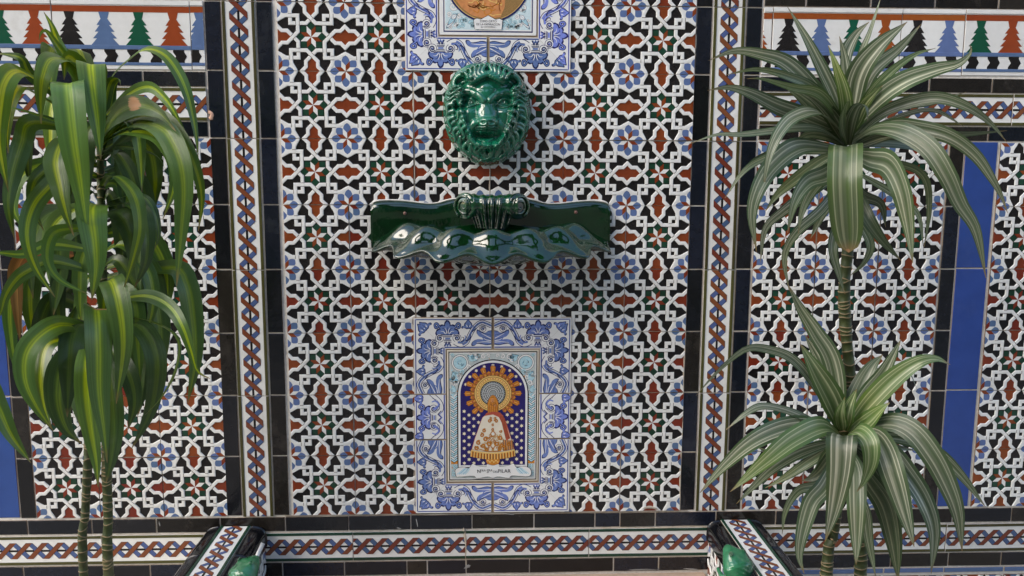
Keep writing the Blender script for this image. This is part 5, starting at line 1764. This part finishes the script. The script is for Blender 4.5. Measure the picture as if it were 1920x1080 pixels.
LEFT = [
 # crown
 ([(180, 215, .30), (152, 166, .35), (128, 151, .42), (127, 172, .455), (137, 260, .47), (151, 350, .47), (165, 447, .46)], 60, 'M', 0, 0),
 ([(184, 225, .30), (178, 140, .34), (170, 117, .38), (174, 160, .41), (183, 230, .42), (189, 300, .41)], 52, 'M', 0, 0),
 ([(176, 180, .30), (140, 120, .35), (98, 108, .41), (80, 142, .44), (76, 185, .44), (77, 232, .44)], 40, 'M', 0, 0),
 ([(176, 200, .30), (158, 140, .33), (136, 110, .35), (124, 112, .36), (120, 150, .36)], 36, 'Y', 0, 0),
 ([(172, 190, .30), (122, 105, .32), (106, 72, .33), (96, 46, .34), (82, 22, .34)], 24, 'Y', 0, 0),
 ([(172, 190, .30), (126, 112, .33), (104, 80, .345), (87, 58, .35), (77, 62, .355), (73, 77, .355)], 16, 'Y', 0, 0),
 ([(176, 200, .30), (125, 115, .27), (98, 93, .24), (95, 120, .22), (95, 190, .21)], 48, 'M', 0, 0),
 ([(180, 200, .30), (155, 112, .27), (146, 96, .25), (146, 130, .23), (147, 200, .22)], 40, 'M', 0, 0),
 ([(170, 210, .30), (66, 148, .34), (42, 112, .36), (20, 103, .36), (-8, 100, .36)], 24, 'M', .5, 0),
 ([(170, 215, .30), (66, 146, .36), (30, 131, .40), (8, 155, .43), (0, 200, .44), (-3, 260, .44), (5, 310, .44), (16, 360, .43)], 42, 'Y', 0, 0),
 ([(168, 235, .30), (52, 166, .36), (33, 165, .39), (19, 200, .41), (14, 250, .42), (16, 290, .42)], 28, 'Y', 0, 0),
 ([(172, 250, .30), (100, 226, .36), (60, 212, .40), (25, 203, .42), (-8, 200, .42)], 10, 'M', .9, 0),
 ([(172, 250, .30), (64, 228, .36), (42, 270, .40), (24, 330, .42), (16, 385, .43), (27, 448, .42)], 40, 'M', 0, 0),
 ([(176, 250, .30), (112, 190, .30), (96, 200, .31), (94, 260, .32), (96, 330, .32)], 34, 'Y', 0, 0),
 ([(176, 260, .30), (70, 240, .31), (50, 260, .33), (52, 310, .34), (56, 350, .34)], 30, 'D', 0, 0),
 ([(188, 180, .30), (212, 140, .31), (240, 112, .32), (272, 91, .33), (306, 100, .34), (332, 132, .35), (350, 172, .36), (361, 215, .36), (368, 255, .36), (372, 300, .36)], 26, 'M', .55, 0),
 ([(190, 225, .30), (240, 177, .33), (280, 163, .36), (311, 188, .38), (332, 222, .40), (350, 258, .40), (374, 300, .40)], 22, 'M', .6, 0),
 ([(190, 255, .30), (218, 212, .35), (256, 198, .40), (296, 210, .43), (330, 246, .44)], 46, 'S', .1, 0),
 ([(190, 258, .30), (245, 222, .35), (300, 218, .39), (345, 268, .42), (371, 330, .43), (378, 380, .43), (372, 433, .43)], 32, 'Y', 0, 0),
 ([(190, 262, .30), (250, 230, .36), (302, 238, .42), (333, 290, .45), (344, 350, .46), (340, 430, .46), (331, 537, .45)], 46, 'M', 0, 0),
 ([(190, 268, .30), (240, 245, .36), (295, 255, .41), (325, 300, .43), (326, 350, .43), (306, 410, .42)], 36, 'M', 0, 0),
 ([(190, 300, .30), (233, 261, .34), (275, 243, .38), (303, 248, .40), (330, 280, .41), (345, 330, .41)], 18, 'D', .5, 0),
 ([(190, 275, .30), (220, 238, .33), (245, 226, .35), (258, 250, .36), (264, 300, .36), (266, 360, .36)], 30, 'M', 0, 0),
 ([(190, 275, .30), (225, 250, .27), (246, 272, .25), (252, 320, .24), (250, 366, .24)], 42, 'D', 0, 0),
 ([(192, 280, .30), (240, 262, .27), (278, 280, .25), (290, 330, .24), (288, 400, .24)], 40, 'M', 0, 0),
 ([(192, 290, .30), (230, 275, .33), (290, 290, .36), (312, 320, .37)], 12, 'D', .8, 0),
 ([(192, 280, .30), (205, 205, .30), (214, 165, .30), (224, 150, .30)], 26, 'M', 0, 0),
 ([(192, 230, .30), (205, 160, .31), (222, 148, .33), (226, 160, .34)], 20, 'M', .3, 0),
 # second tier
 ([(184, 300, .30), (128, 258, .35), (104, 295, .40), (112, 350, .43), (124, 400, .44), (138, 442, .44)], 46, 'M', 0, 0),
 ([(184, 330, .30), (130, 320, .36), (88, 354, .40), (61, 390, .42), (51, 441, .44), (66, 499, .45), (103, 557, .45)], 36, 'M', .1, 0),
 ([(184, 310, .30), (120, 300, .35), (88, 318, .38), (64, 345, .40), (62, 390, .40), (82, 432, .39)], 30, 'M', 0, 0),
 ([(186, 430, .30), (140, 428, .34), (100, 438, .39), (89, 485, .42), (112, 524, .42), (166, 552, .40)], 26, 'M', .3, 0),
 ([(188, 400, .30), (182, 380, .36), (172, 384, .42), (172, 410, .455), (178, 455, .47), (180, 505, .47), (172, 563, .46)], 60, 'M', 0, 0),
 ([(190, 350, .30), (205, 330, .34), (228, 335, .39), (254, 369, .43), (263, 424, .44), (253, 475, .44), (231, 545, .43)], 32, 'M', .1, 0),
 ([(190, 400, .30), (222, 398, .36), (244, 440, .38), (244, 500, .37)], 44, 'D', 0, 0),
 ([(192, 380, .30), (254, 364, .33), (284, 385, .35), (298, 434, .35), (290, 468, .34)], 20, 'D', .3, 0),
 ([(192, 390, .30), (246, 378, .36), (272, 410, .40), (275, 485, .41), (252, 540, .40)], 38, 'D', 0, 0),
 ([(182, 470, .30), (100, 458, .36), (45, 476, .40), (0, 474, .42), (-18, 478, .42)], 26, 'M', .3, 0),
 ([(182, 510, .30), (100, 490, .36), (52, 508, .40), (28, 527, .42), (10, 556, .43), (2, 585, .43), (-8, 602, .43)], 32, 'M', .2, 0),
 ([(182, 330, .30), (90, 308, .32), (48, 322, .34), (28, 350, .35), (26, 395, .36), (50, 436, .36)], 30, 'M', .1, 0),
 ([(182, 490, .28), (70, 470, .28), (32, 500, .29), (31, 560, .30), (38, 645, .30)], 30, 'B', 0, 0),
 ([(182, 480, .28), (90, 470, .26), (60, 520, .25), (58, 590, .25), (70, 660, .25)], 44, 'M', 0, 0),
 ([(182, 500, .28), (60, 500, .27), (22, 560, .27), (22, 640, .27), (36, 720, .27)], 34, 'M', 0, 0),
 ([(184, 420, .28), (100, 400, .26), (64, 440, .25), (56, 500, .25), (62, 560, .25)], 40, 'D', 0, 0),
 ([(186, 360, .29), (150, 340, .26), (132, 380, .25), (128, 450, .25), (130, 520, .25)], 40, 'D', 0, 0),
 ([(194, 330, .29), (240, 320, .27), (268, 360, .26), (272, 430, .26), (266, 500, .26)], 40, 'D', 0, 0),
 ([(194, 440, .29), (260, 430, .27), (300, 480, .26), (312, 540, .26), (306, 600, .26)], 44, 'M', 0, 0),
 ([(194, 440, .29), (245, 420, .27), (262, 470, .26), (264, 540, .26), (258, 610, .26)], 40, 'D', 0, 0),
 # third tier
 ([(190, 600, .30), (184, 578, .38), (182, 578, .43), (184, 605, .46), (186, 660, .47), (187, 735, .47), (195, 805, .46), (201, 868, .45)], 54, 'T', 0, 0),
 ([(192, 590, .30), (198, 535, .37), (206, 522, .41), (217, 548, .44), (228, 605, .455), (230, 665, .455), (218, 757, .44)], 50, 'M', 0, 0),
 ([(184, 625, .30), (160, 614, .34), (113, 607, .39), (74, 628, .42), (48, 664, .44), (47, 714, .45), (68, 762, .45), (100, 808, .44)], 46, 'M', .05, 0),
 ([(186, 610, .30), (150, 606, .35), (136, 632, .39), (131, 680, .41), (128, 740, .41), (126, 782, .41)], 48, 'D', 0, 0),
 ([(188, 625, .30), (172, 640, .37), (163, 680, .42), (162, 740, .435), (169, 800, .435), (180, 865, .43), (184, 914, .42)], 46, 'M', 0, 0),
 ([(194, 660, .30), (206, 720, .34), (212, 800, .36), (208, 860, .36), (199, 905, .35)], 44, 'D', 0, 0),
 ([(186, 640, .30), (124, 676, .35), (108, 740, .37), (122, 800, .37), (152, 832, .36)], 54, 'D', 0, 0),
 ([(192, 580, .30), (236, 558, .34), (280, 555, .37), (318, 575, .40), (342, 613, .42), (359, 661, .42), (370, 696, .42), (394, 710, .42)], 30, 'M', .45, 0),
 ([(192, 600, .30), (246, 595, .34), (294, 606, .38), (334, 636, .40), (331, 690, .41), (305, 742, .41), (272, 778, .41)], 18, 'M', .5, 0),
 ([(192, 610, .30), (250, 606, .35), (282, 637, .38), (294, 690, .40), (285, 760, .40), (264, 810, .40), (246, 842, .40)], 42, 'D', .1, 0),
 ([(200, 520, .27), (320, 500, .28), (350, 530, .29), (363, 600, .29), (366, 680, .29), (352, 756, .28)], 44, 'M', .1, 0),
 ([(200, 500, .28), (270, 490, .29), (294, 560, .30), (303, 640, .30), (300, 720, .29)], 46, 'M', 0, 0),
 ([(192, 640, .30), (235, 690, .35), (252, 750, .36), (240, 806, .36)], 38, 'D', 0, 0),
 ([(-60, 660, .44), (-30, 700, .46), (0, 769, .47), (22, 817, .47), (58, 868, .46)], 36, 'M', .2, 0),
 ([(184, 640, .28), (95, 640, .32), (76, 700, .35), (82, 760, .35), (97, 804, .35)], 40, 'M', 0, 0),
 ([(186, 590, .29), (110, 560, .30), (84, 590, .31), (74, 640, .31), (80, 700, .31)], 40, 'D', 0, 0),
 ([(196, 600, .29), (240, 600, .27), (262, 650, .26), (266, 720, .26), (258, 780, .26)], 44, 'D', 0, 0),
 ([(188, 640, .29), (150, 650, .27), (140, 720, .26), (150, 800, .26)], 50, 'D', 0, 0),
]
fr_ = random.Random(21)
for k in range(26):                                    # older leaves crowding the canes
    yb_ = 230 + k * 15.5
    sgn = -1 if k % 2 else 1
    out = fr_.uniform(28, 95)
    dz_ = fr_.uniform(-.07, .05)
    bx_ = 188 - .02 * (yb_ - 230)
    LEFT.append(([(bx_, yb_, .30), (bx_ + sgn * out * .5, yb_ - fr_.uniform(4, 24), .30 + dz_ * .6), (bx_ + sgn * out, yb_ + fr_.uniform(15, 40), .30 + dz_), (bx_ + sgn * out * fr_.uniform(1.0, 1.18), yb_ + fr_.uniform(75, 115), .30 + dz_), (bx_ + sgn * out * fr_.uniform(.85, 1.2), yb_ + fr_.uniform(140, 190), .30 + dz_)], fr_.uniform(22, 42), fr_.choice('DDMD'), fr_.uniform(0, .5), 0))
LMAT = {'S': LS, 'T': LT, 'M': LM, 'Y': LY, 'D': LD, 'B': LB}
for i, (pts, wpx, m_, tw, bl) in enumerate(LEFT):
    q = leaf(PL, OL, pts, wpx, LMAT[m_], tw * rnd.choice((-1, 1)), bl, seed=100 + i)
    if m_ == 'B':
        q['label'] = 'withered orange brown leaf'

# right plant: tracing of the zoomed photograph
def zf(x, y):
    return 1290 + x / 2.348, y / 2.348


def zh(x, y):
    return 1290 + x / 2.348, 540 + y / 2.348


pr_ = W(1590, 1080, .30)
PRt = thing('dracaena_plant', 'cane plant with two rosettes of white striped leaves before the right panel', 'plant', (pr_.x, -.30, -1.75))
OR = Vector((pr_.x, -.30, -1.75))
b1, b2 = W(1613, 1082, .29), W(1549, 1082, .33)
cane(PRt, OR, [Vector((b1.x, -.29, -1.75)), W(1613, 1082, .29), W(1608, 960, .29), W(1601, 830, .29), W(1596, 730, .29), W(1586, 620, .29), W(1583, 540, .30), W(1591, 440, .30), W(1588, 262, .30)], 26 * rl, 21 * rl, 3)
cane(PRt, OR, [Vector((b2.x, -.33, -1.75)), W(1549, 1082, .33), W(1562, 1000, .33), W(1574, 900, .34), W(1580, 808, .34)], 30 * rl, 20 * rl, 4)
TOP = [
 ([(705, 600, .30), (650, 430, .33), (585, 290, .35), (520, 165, .36), (438, 30, .36)], 58, 'W', .2),
 ([(705, 600, .30), (692, 430, .36), (655, 300, .38), (617, 200, .38)], 62, 'G', .1),
 ([(707, 580, .30), (702, 400, .31), (690, 260, .31), (667, 160, .31)], 62, 'W', .1),
 ([(715, 560, .30), (742, 345, .34), (830, 210, .36), (965, 96, .36)], 98, 'W', .1),
 ([(715, 560, .30), (765, 400, .29), (820, 300, .29), (930, 210, .28), (1028, 105, .28)], 66, 'W', .2),
 ([(715, 580, .30), (800, 420, .36), (900, 310, .38), (1000, 240, .38), (1090, 212, .38)], 44, 'G', .2),
 ([(715, 580, .30), (830, 440, .36), (950, 355, .40), (1090, 305, .42), (1190, 280, .43), (1245, 232, .43), (1240, 198, .43)], 88, 'W', .1),
 ([(712, 480, .29), (750, 270, .28), (800, 140, .27), (850, -15, .26)], 34, 'W', .4),
 ([(700, 330, .29), (700, 230, .28), (740, 150, .27), (798, 96, .27)], 50, 'W', .3),
 ([(698, 580, .30), (560, 400, .36), (440, 280, .39), (330, 240, .40), (205, 224, .40), (90, 267, .40)], 76, 'W', .2),
 ([(696, 560, .30), (570, 400, .37), (440, 335, .41), (300, 305, .42), (168, 330, .42)], 44, 'G', .3),
 ([(696, 560, .30), (590, 420, .39), (460, 385, .43), (330, 348, .44), (258, 346, .44)], 48, 'G', .3),
 ([(696, 590, .30), (540, 520, .35), (400, 470, .38), (280, 412, .40), (180, 385, .40), (86, 398, .40)], 76, 'W', .2),
 ([(698, 620, .30), (600, 520, .33), (500, 430, .33), (428, 385, .32)], 76, 'D', .1),
 ([(698, 640, .30), (640, 520, .34), (560, 440, .36), (480, 400, .36)], 66, 'W', .1),
 ([(696, 600, .30), (580, 492, .38), (475, 508, .43), (410, 570, .46), (366, 660, .47), (342, 760, .47), (333, 835, .46)], 78, 'W', .1),
 ([(694, 640, .30), (590, 570, .36), (480, 562, .40), (370, 576, .42), (230, 592, .43), (130, 592, .43), (3, 634, .43)], 42, 'W', .3),
 ([(706, 640, .31), (714, 545, .36), (745, 470, .40), (785, 470, .43), (792, 535, .43)], 62, 'W', 0),
 ([(706, 640, .31), (690, 520, .37), (705, 450, .40), (735, 440, .41)], 60, 'G', 0),
 ([(712, 600, .31), (770, 470, .37), (830, 400, .39), (858, 375, .40)], 60, 'G', .1),
 ([(715, 620, .30), (830, 510, .34), (960, 452, .37), (1100, 430, .40), (1230, 470, .42), (1330, 540, .42), (1403, 625, .42)], 56, 'W', .25),
 ([(715, 620, .30), (850, 545, .33), (1000, 492, .35), (1100, 490, .35), (1212, 556, .35)], 34, 'W', .4),
 ([(715, 620, .30), (900, 480, .31), (1080, 450, .31), (1225, 405, .31)], 44, 'W', .3),
 ([(715, 625, .30), (880, 575, .28), (1050, 588, .26), (1200, 592, .25), (1405, 575, .25)], 48, 'D', .1),
 ([(714, 630, .30), (820, 567, .38), (940, 577, .44), (1060, 650, .48), (1140, 770, .50), (1200, 900, .50), (1268, 1015, .50), (1312, 1225, .49)], 88, 'W', .1),
 ([(714, 620, .30), (880, 553, .36), (1010, 563, .42), (1150, 600, .46), (1262, 680, .48), (1340, 790, .49), (1382, 870, .49), (1407, 938, .49)], 72, 'W', .1),
 ([(704, 660, .30), (698, 634, .38), (694, 634, .43), (693, 665, .47), (690, 800, .495), (697, 950, .485), (708, 1112, .455)], 140, 'G2', .12),
 ([(710, 670, .30), (795, 698, .38), (878, 722, .44), (935, 830, .47), (966, 980, .47), (990, 1160, .46)], 116, 'W', 0),
 ([(698, 670, .30), (620, 648, .36), (490, 642, .42), (380, 720, .45), (310, 830, .47), (281, 950, .47), (302, 1110, .46)], 100, 'W', .05),
 ([(698, 700, .30), (615, 765, .38), (530, 800, .42), (470, 890, .44), (438, 1025, .44)], 86, 'W', .1),
 ([(698, 700, .30), (600, 780, .37), (540, 850, .39), (500, 940, .40), (485, 1030, .40)], 60, 'W', .1),
 ([(696, 660, .30), (500, 650, .33), (330, 700, .36), (240, 760, .37), (163, 872, .37)], 46, 'D', .2),
 ([(698, 780, .30), (590, 920, .35), (480, 1020, .37), (425, 1130, .37), (445, 1280, .37)], 46, 'W', .2),
 ([(698, 760, .30), (560, 830, .34), (420, 930, .37), (340, 1010, .38), (318, 1155, .38)], 52, 'W', .2),
 ([(706, 760, .30), (775, 930, .36), (850, 1050, .38), (938, 1148, .38)], 64, 'D', .1),
 ([(710, 700, .30), (930, 722, .34), (1040, 780, .36), (1062, 920, .36), (1040, 1088, .35)], 36, 'D', .2),
 ([(702, 900, .30), (800, 1060, .34), (780, 1150, .34), (713, 1215, .33)], 42, 'D', .4),
 ([(700, 900, .30), (640, 1070, .36), (662, 1200, .37), (692, 1295, .37)], 48, 'W', .2),
 ([(710, 740, .30), (900, 850, .33), (1010, 940, .34), (1036, 1085, .34)], 32, 'W', .2),
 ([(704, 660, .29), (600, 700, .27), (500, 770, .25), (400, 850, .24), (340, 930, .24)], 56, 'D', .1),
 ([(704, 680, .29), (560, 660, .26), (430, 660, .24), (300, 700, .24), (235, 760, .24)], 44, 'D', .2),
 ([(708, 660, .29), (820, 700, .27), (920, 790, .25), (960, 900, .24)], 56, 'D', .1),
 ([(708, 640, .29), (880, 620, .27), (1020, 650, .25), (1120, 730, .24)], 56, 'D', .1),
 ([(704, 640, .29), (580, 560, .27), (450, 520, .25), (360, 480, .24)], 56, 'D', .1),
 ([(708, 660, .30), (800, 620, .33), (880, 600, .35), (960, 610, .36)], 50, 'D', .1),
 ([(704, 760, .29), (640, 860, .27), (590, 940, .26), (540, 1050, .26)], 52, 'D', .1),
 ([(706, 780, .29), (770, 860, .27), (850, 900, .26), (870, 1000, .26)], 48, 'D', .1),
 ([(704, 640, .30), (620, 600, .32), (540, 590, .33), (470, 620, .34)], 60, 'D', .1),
]
LOW = [
 ([(682, 645, .34), (645, 510, .37), (565, 365, .39), (494, 245, .39)], 102, 'G', 0),
 ([(682, 640, .33), (640, 340, .31), (565, 200, .30), (495, 90, .29), (440, -15, .29)], 76, 'W', .1),
 ([(682, 635, .33), (640, 430, .30), (570, 300, .28), (514, 205, .28)], 66, 'W', .1),
 ([(680, 645, .34), (560, 430, .37), (460, 312, .40), (350, 270, .41), (262, 266, .42), (180, 322, .42), (100, 400, .42), (36, 474, .42)], 40, 'W', .4),
 ([(680, 655, .34), (560, 592, .36), (440, 540, .38), (330, 520, .40), (255, 552, .41), (168, 624, .41)], 52, 'W', .3),
 ([(684, 645, .34), (700, 545, .38), (742, 445, .40)], 64, 'G', 0),
 ([(682, 645, .34), (670, 560, .38), (690, 480, .39)], 56, 'G', 0),
 ([(688, 645, .34), (780, 525, .38), (900, 402, .41), (1010, 327, .43), (1092, 310, .43), (1155, 338, .43)], 88, 'G', .1),
 ([(686, 645, .34), (780, 480, .33), (862, 370, .33), (938, 226, .33)], 68, 'W', .1),
 ([(686, 645, .34), (758, 445, .32), (808, 345, .31), (858, 293, .30)], 86, 'W', 0),
 ([(688, 650, .34), (775, 595, .38), (848, 532, .41), (888, 505, .42)], 78, 'G', .1),
 ([(690, 620, .33), (860, 440, .30), (960, 370, .29), (1002, 430, .29), (1016, 494, .29)], 36, 'W', .2),
 ([(684, 655, .34), (600, 605, .40), (470, 660, .44), (340, 762, .47), (186, 897, .48)], 92, 'G', .1),
 ([(682, 655, .34), (560, 605, .37), (430, 612, .40), (290, 672, .43), (170, 772, .44), (52, 902, .44)], 84, 'W', .1),
 ([(686, 665, .34), (682, 640, .41), (678, 646, .46), (675, 680, .485), (667, 820, .50), (640, 980, .50), (604, 1115, .49)], 122, 'W', 0),
 ([(690, 655, .34), (740, 622, .42), (796, 670, .46), (806, 760, .47), (780, 842, .46), (744, 896, .46)], 86, 'G', 0),
 ([(690, 660, .34), (800, 640, .40), (860, 702, .44), (905, 830, .47), (950, 980, .47), (996, 1140, .46)], 106, 'W', 0),
 ([(690, 655, .34), (860, 590, .40), (980, 622, .44), (1080, 742, .47), (1150, 880, .48), (1190, 1000, .48), (1207, 1160, .47)], 96, 'W', 0),
 ([(690, 670, .34), (860, 690, .38), (970, 820, .42), (1050, 950, .44), (1086, 1080, .44), (1070, 1260, .43)], 92, 'W', 0),
 ([(688, 690, .34), (800, 850, .38), (870, 960, .40), (905, 1110, .41), (926, 1290, .41)], 92, 'D', 0),
 ([(686, 690, .34), (735, 790, .40), (742, 950, .43), (742, 1100, .43), (740, 1220, .42)], 80, 'W', 0),
 ([(680, 690, .34), (610, 860, .40), (545, 942, .42), (505, 1070, .43), (490, 1180, .43), (512, 1258, .43)], 76, 'W', 0),
 ([(680, 690, .34), (590, 855, .36), (490, 890, .38), (430, 980, .39), (414, 1085, .39)], 42, 'W', .2),
 ([(690, 660, .34), (930, 660, .36), (1090, 722, .38), (1200, 822, .39), (1310, 964, .39)], 56, 'W', .2),
 ([(682, 665, .34), (500, 720, .36), (380, 790, .38), (300, 862, .38), (213, 950, .38)], 50, 'W', .2),
 ([(686, 800, .32), (770, 960, .33), (795, 1110, .33), (826, 1270, .33)], 48, 'W', .1),
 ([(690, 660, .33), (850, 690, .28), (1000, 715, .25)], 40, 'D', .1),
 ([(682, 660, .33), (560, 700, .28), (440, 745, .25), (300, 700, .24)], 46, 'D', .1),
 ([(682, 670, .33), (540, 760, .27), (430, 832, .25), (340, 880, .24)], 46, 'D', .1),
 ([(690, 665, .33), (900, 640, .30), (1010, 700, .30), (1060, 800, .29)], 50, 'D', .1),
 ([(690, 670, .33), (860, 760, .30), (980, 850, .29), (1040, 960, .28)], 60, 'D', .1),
 ([(684, 670, .33), (620, 740, .31), (580, 800, .30), (520, 840, .29)], 56, 'D', .1),
 ([(684, 665, .34), (590, 640, .36), (490, 610, .37), (420, 590, .37)], 50, 'W', .2),
 ([(690, 660, .34), (800, 620, .36), (900, 600, .38), (1000, 615, .39)], 46, 'D', .2),
 ([(686, 670, .33), (700, 780, .33), (690, 880, .32), (650, 960, .32)], 70, 'D', .1),
 ([(688, 670, .33), (780, 780, .33), (830, 860, .33), (850, 980, .32)], 64, 'D', .1),
 ([(684, 670, .33), (610, 780, .33), (560, 830, .33), (500, 850, .32)], 60, 'D', .1),
]
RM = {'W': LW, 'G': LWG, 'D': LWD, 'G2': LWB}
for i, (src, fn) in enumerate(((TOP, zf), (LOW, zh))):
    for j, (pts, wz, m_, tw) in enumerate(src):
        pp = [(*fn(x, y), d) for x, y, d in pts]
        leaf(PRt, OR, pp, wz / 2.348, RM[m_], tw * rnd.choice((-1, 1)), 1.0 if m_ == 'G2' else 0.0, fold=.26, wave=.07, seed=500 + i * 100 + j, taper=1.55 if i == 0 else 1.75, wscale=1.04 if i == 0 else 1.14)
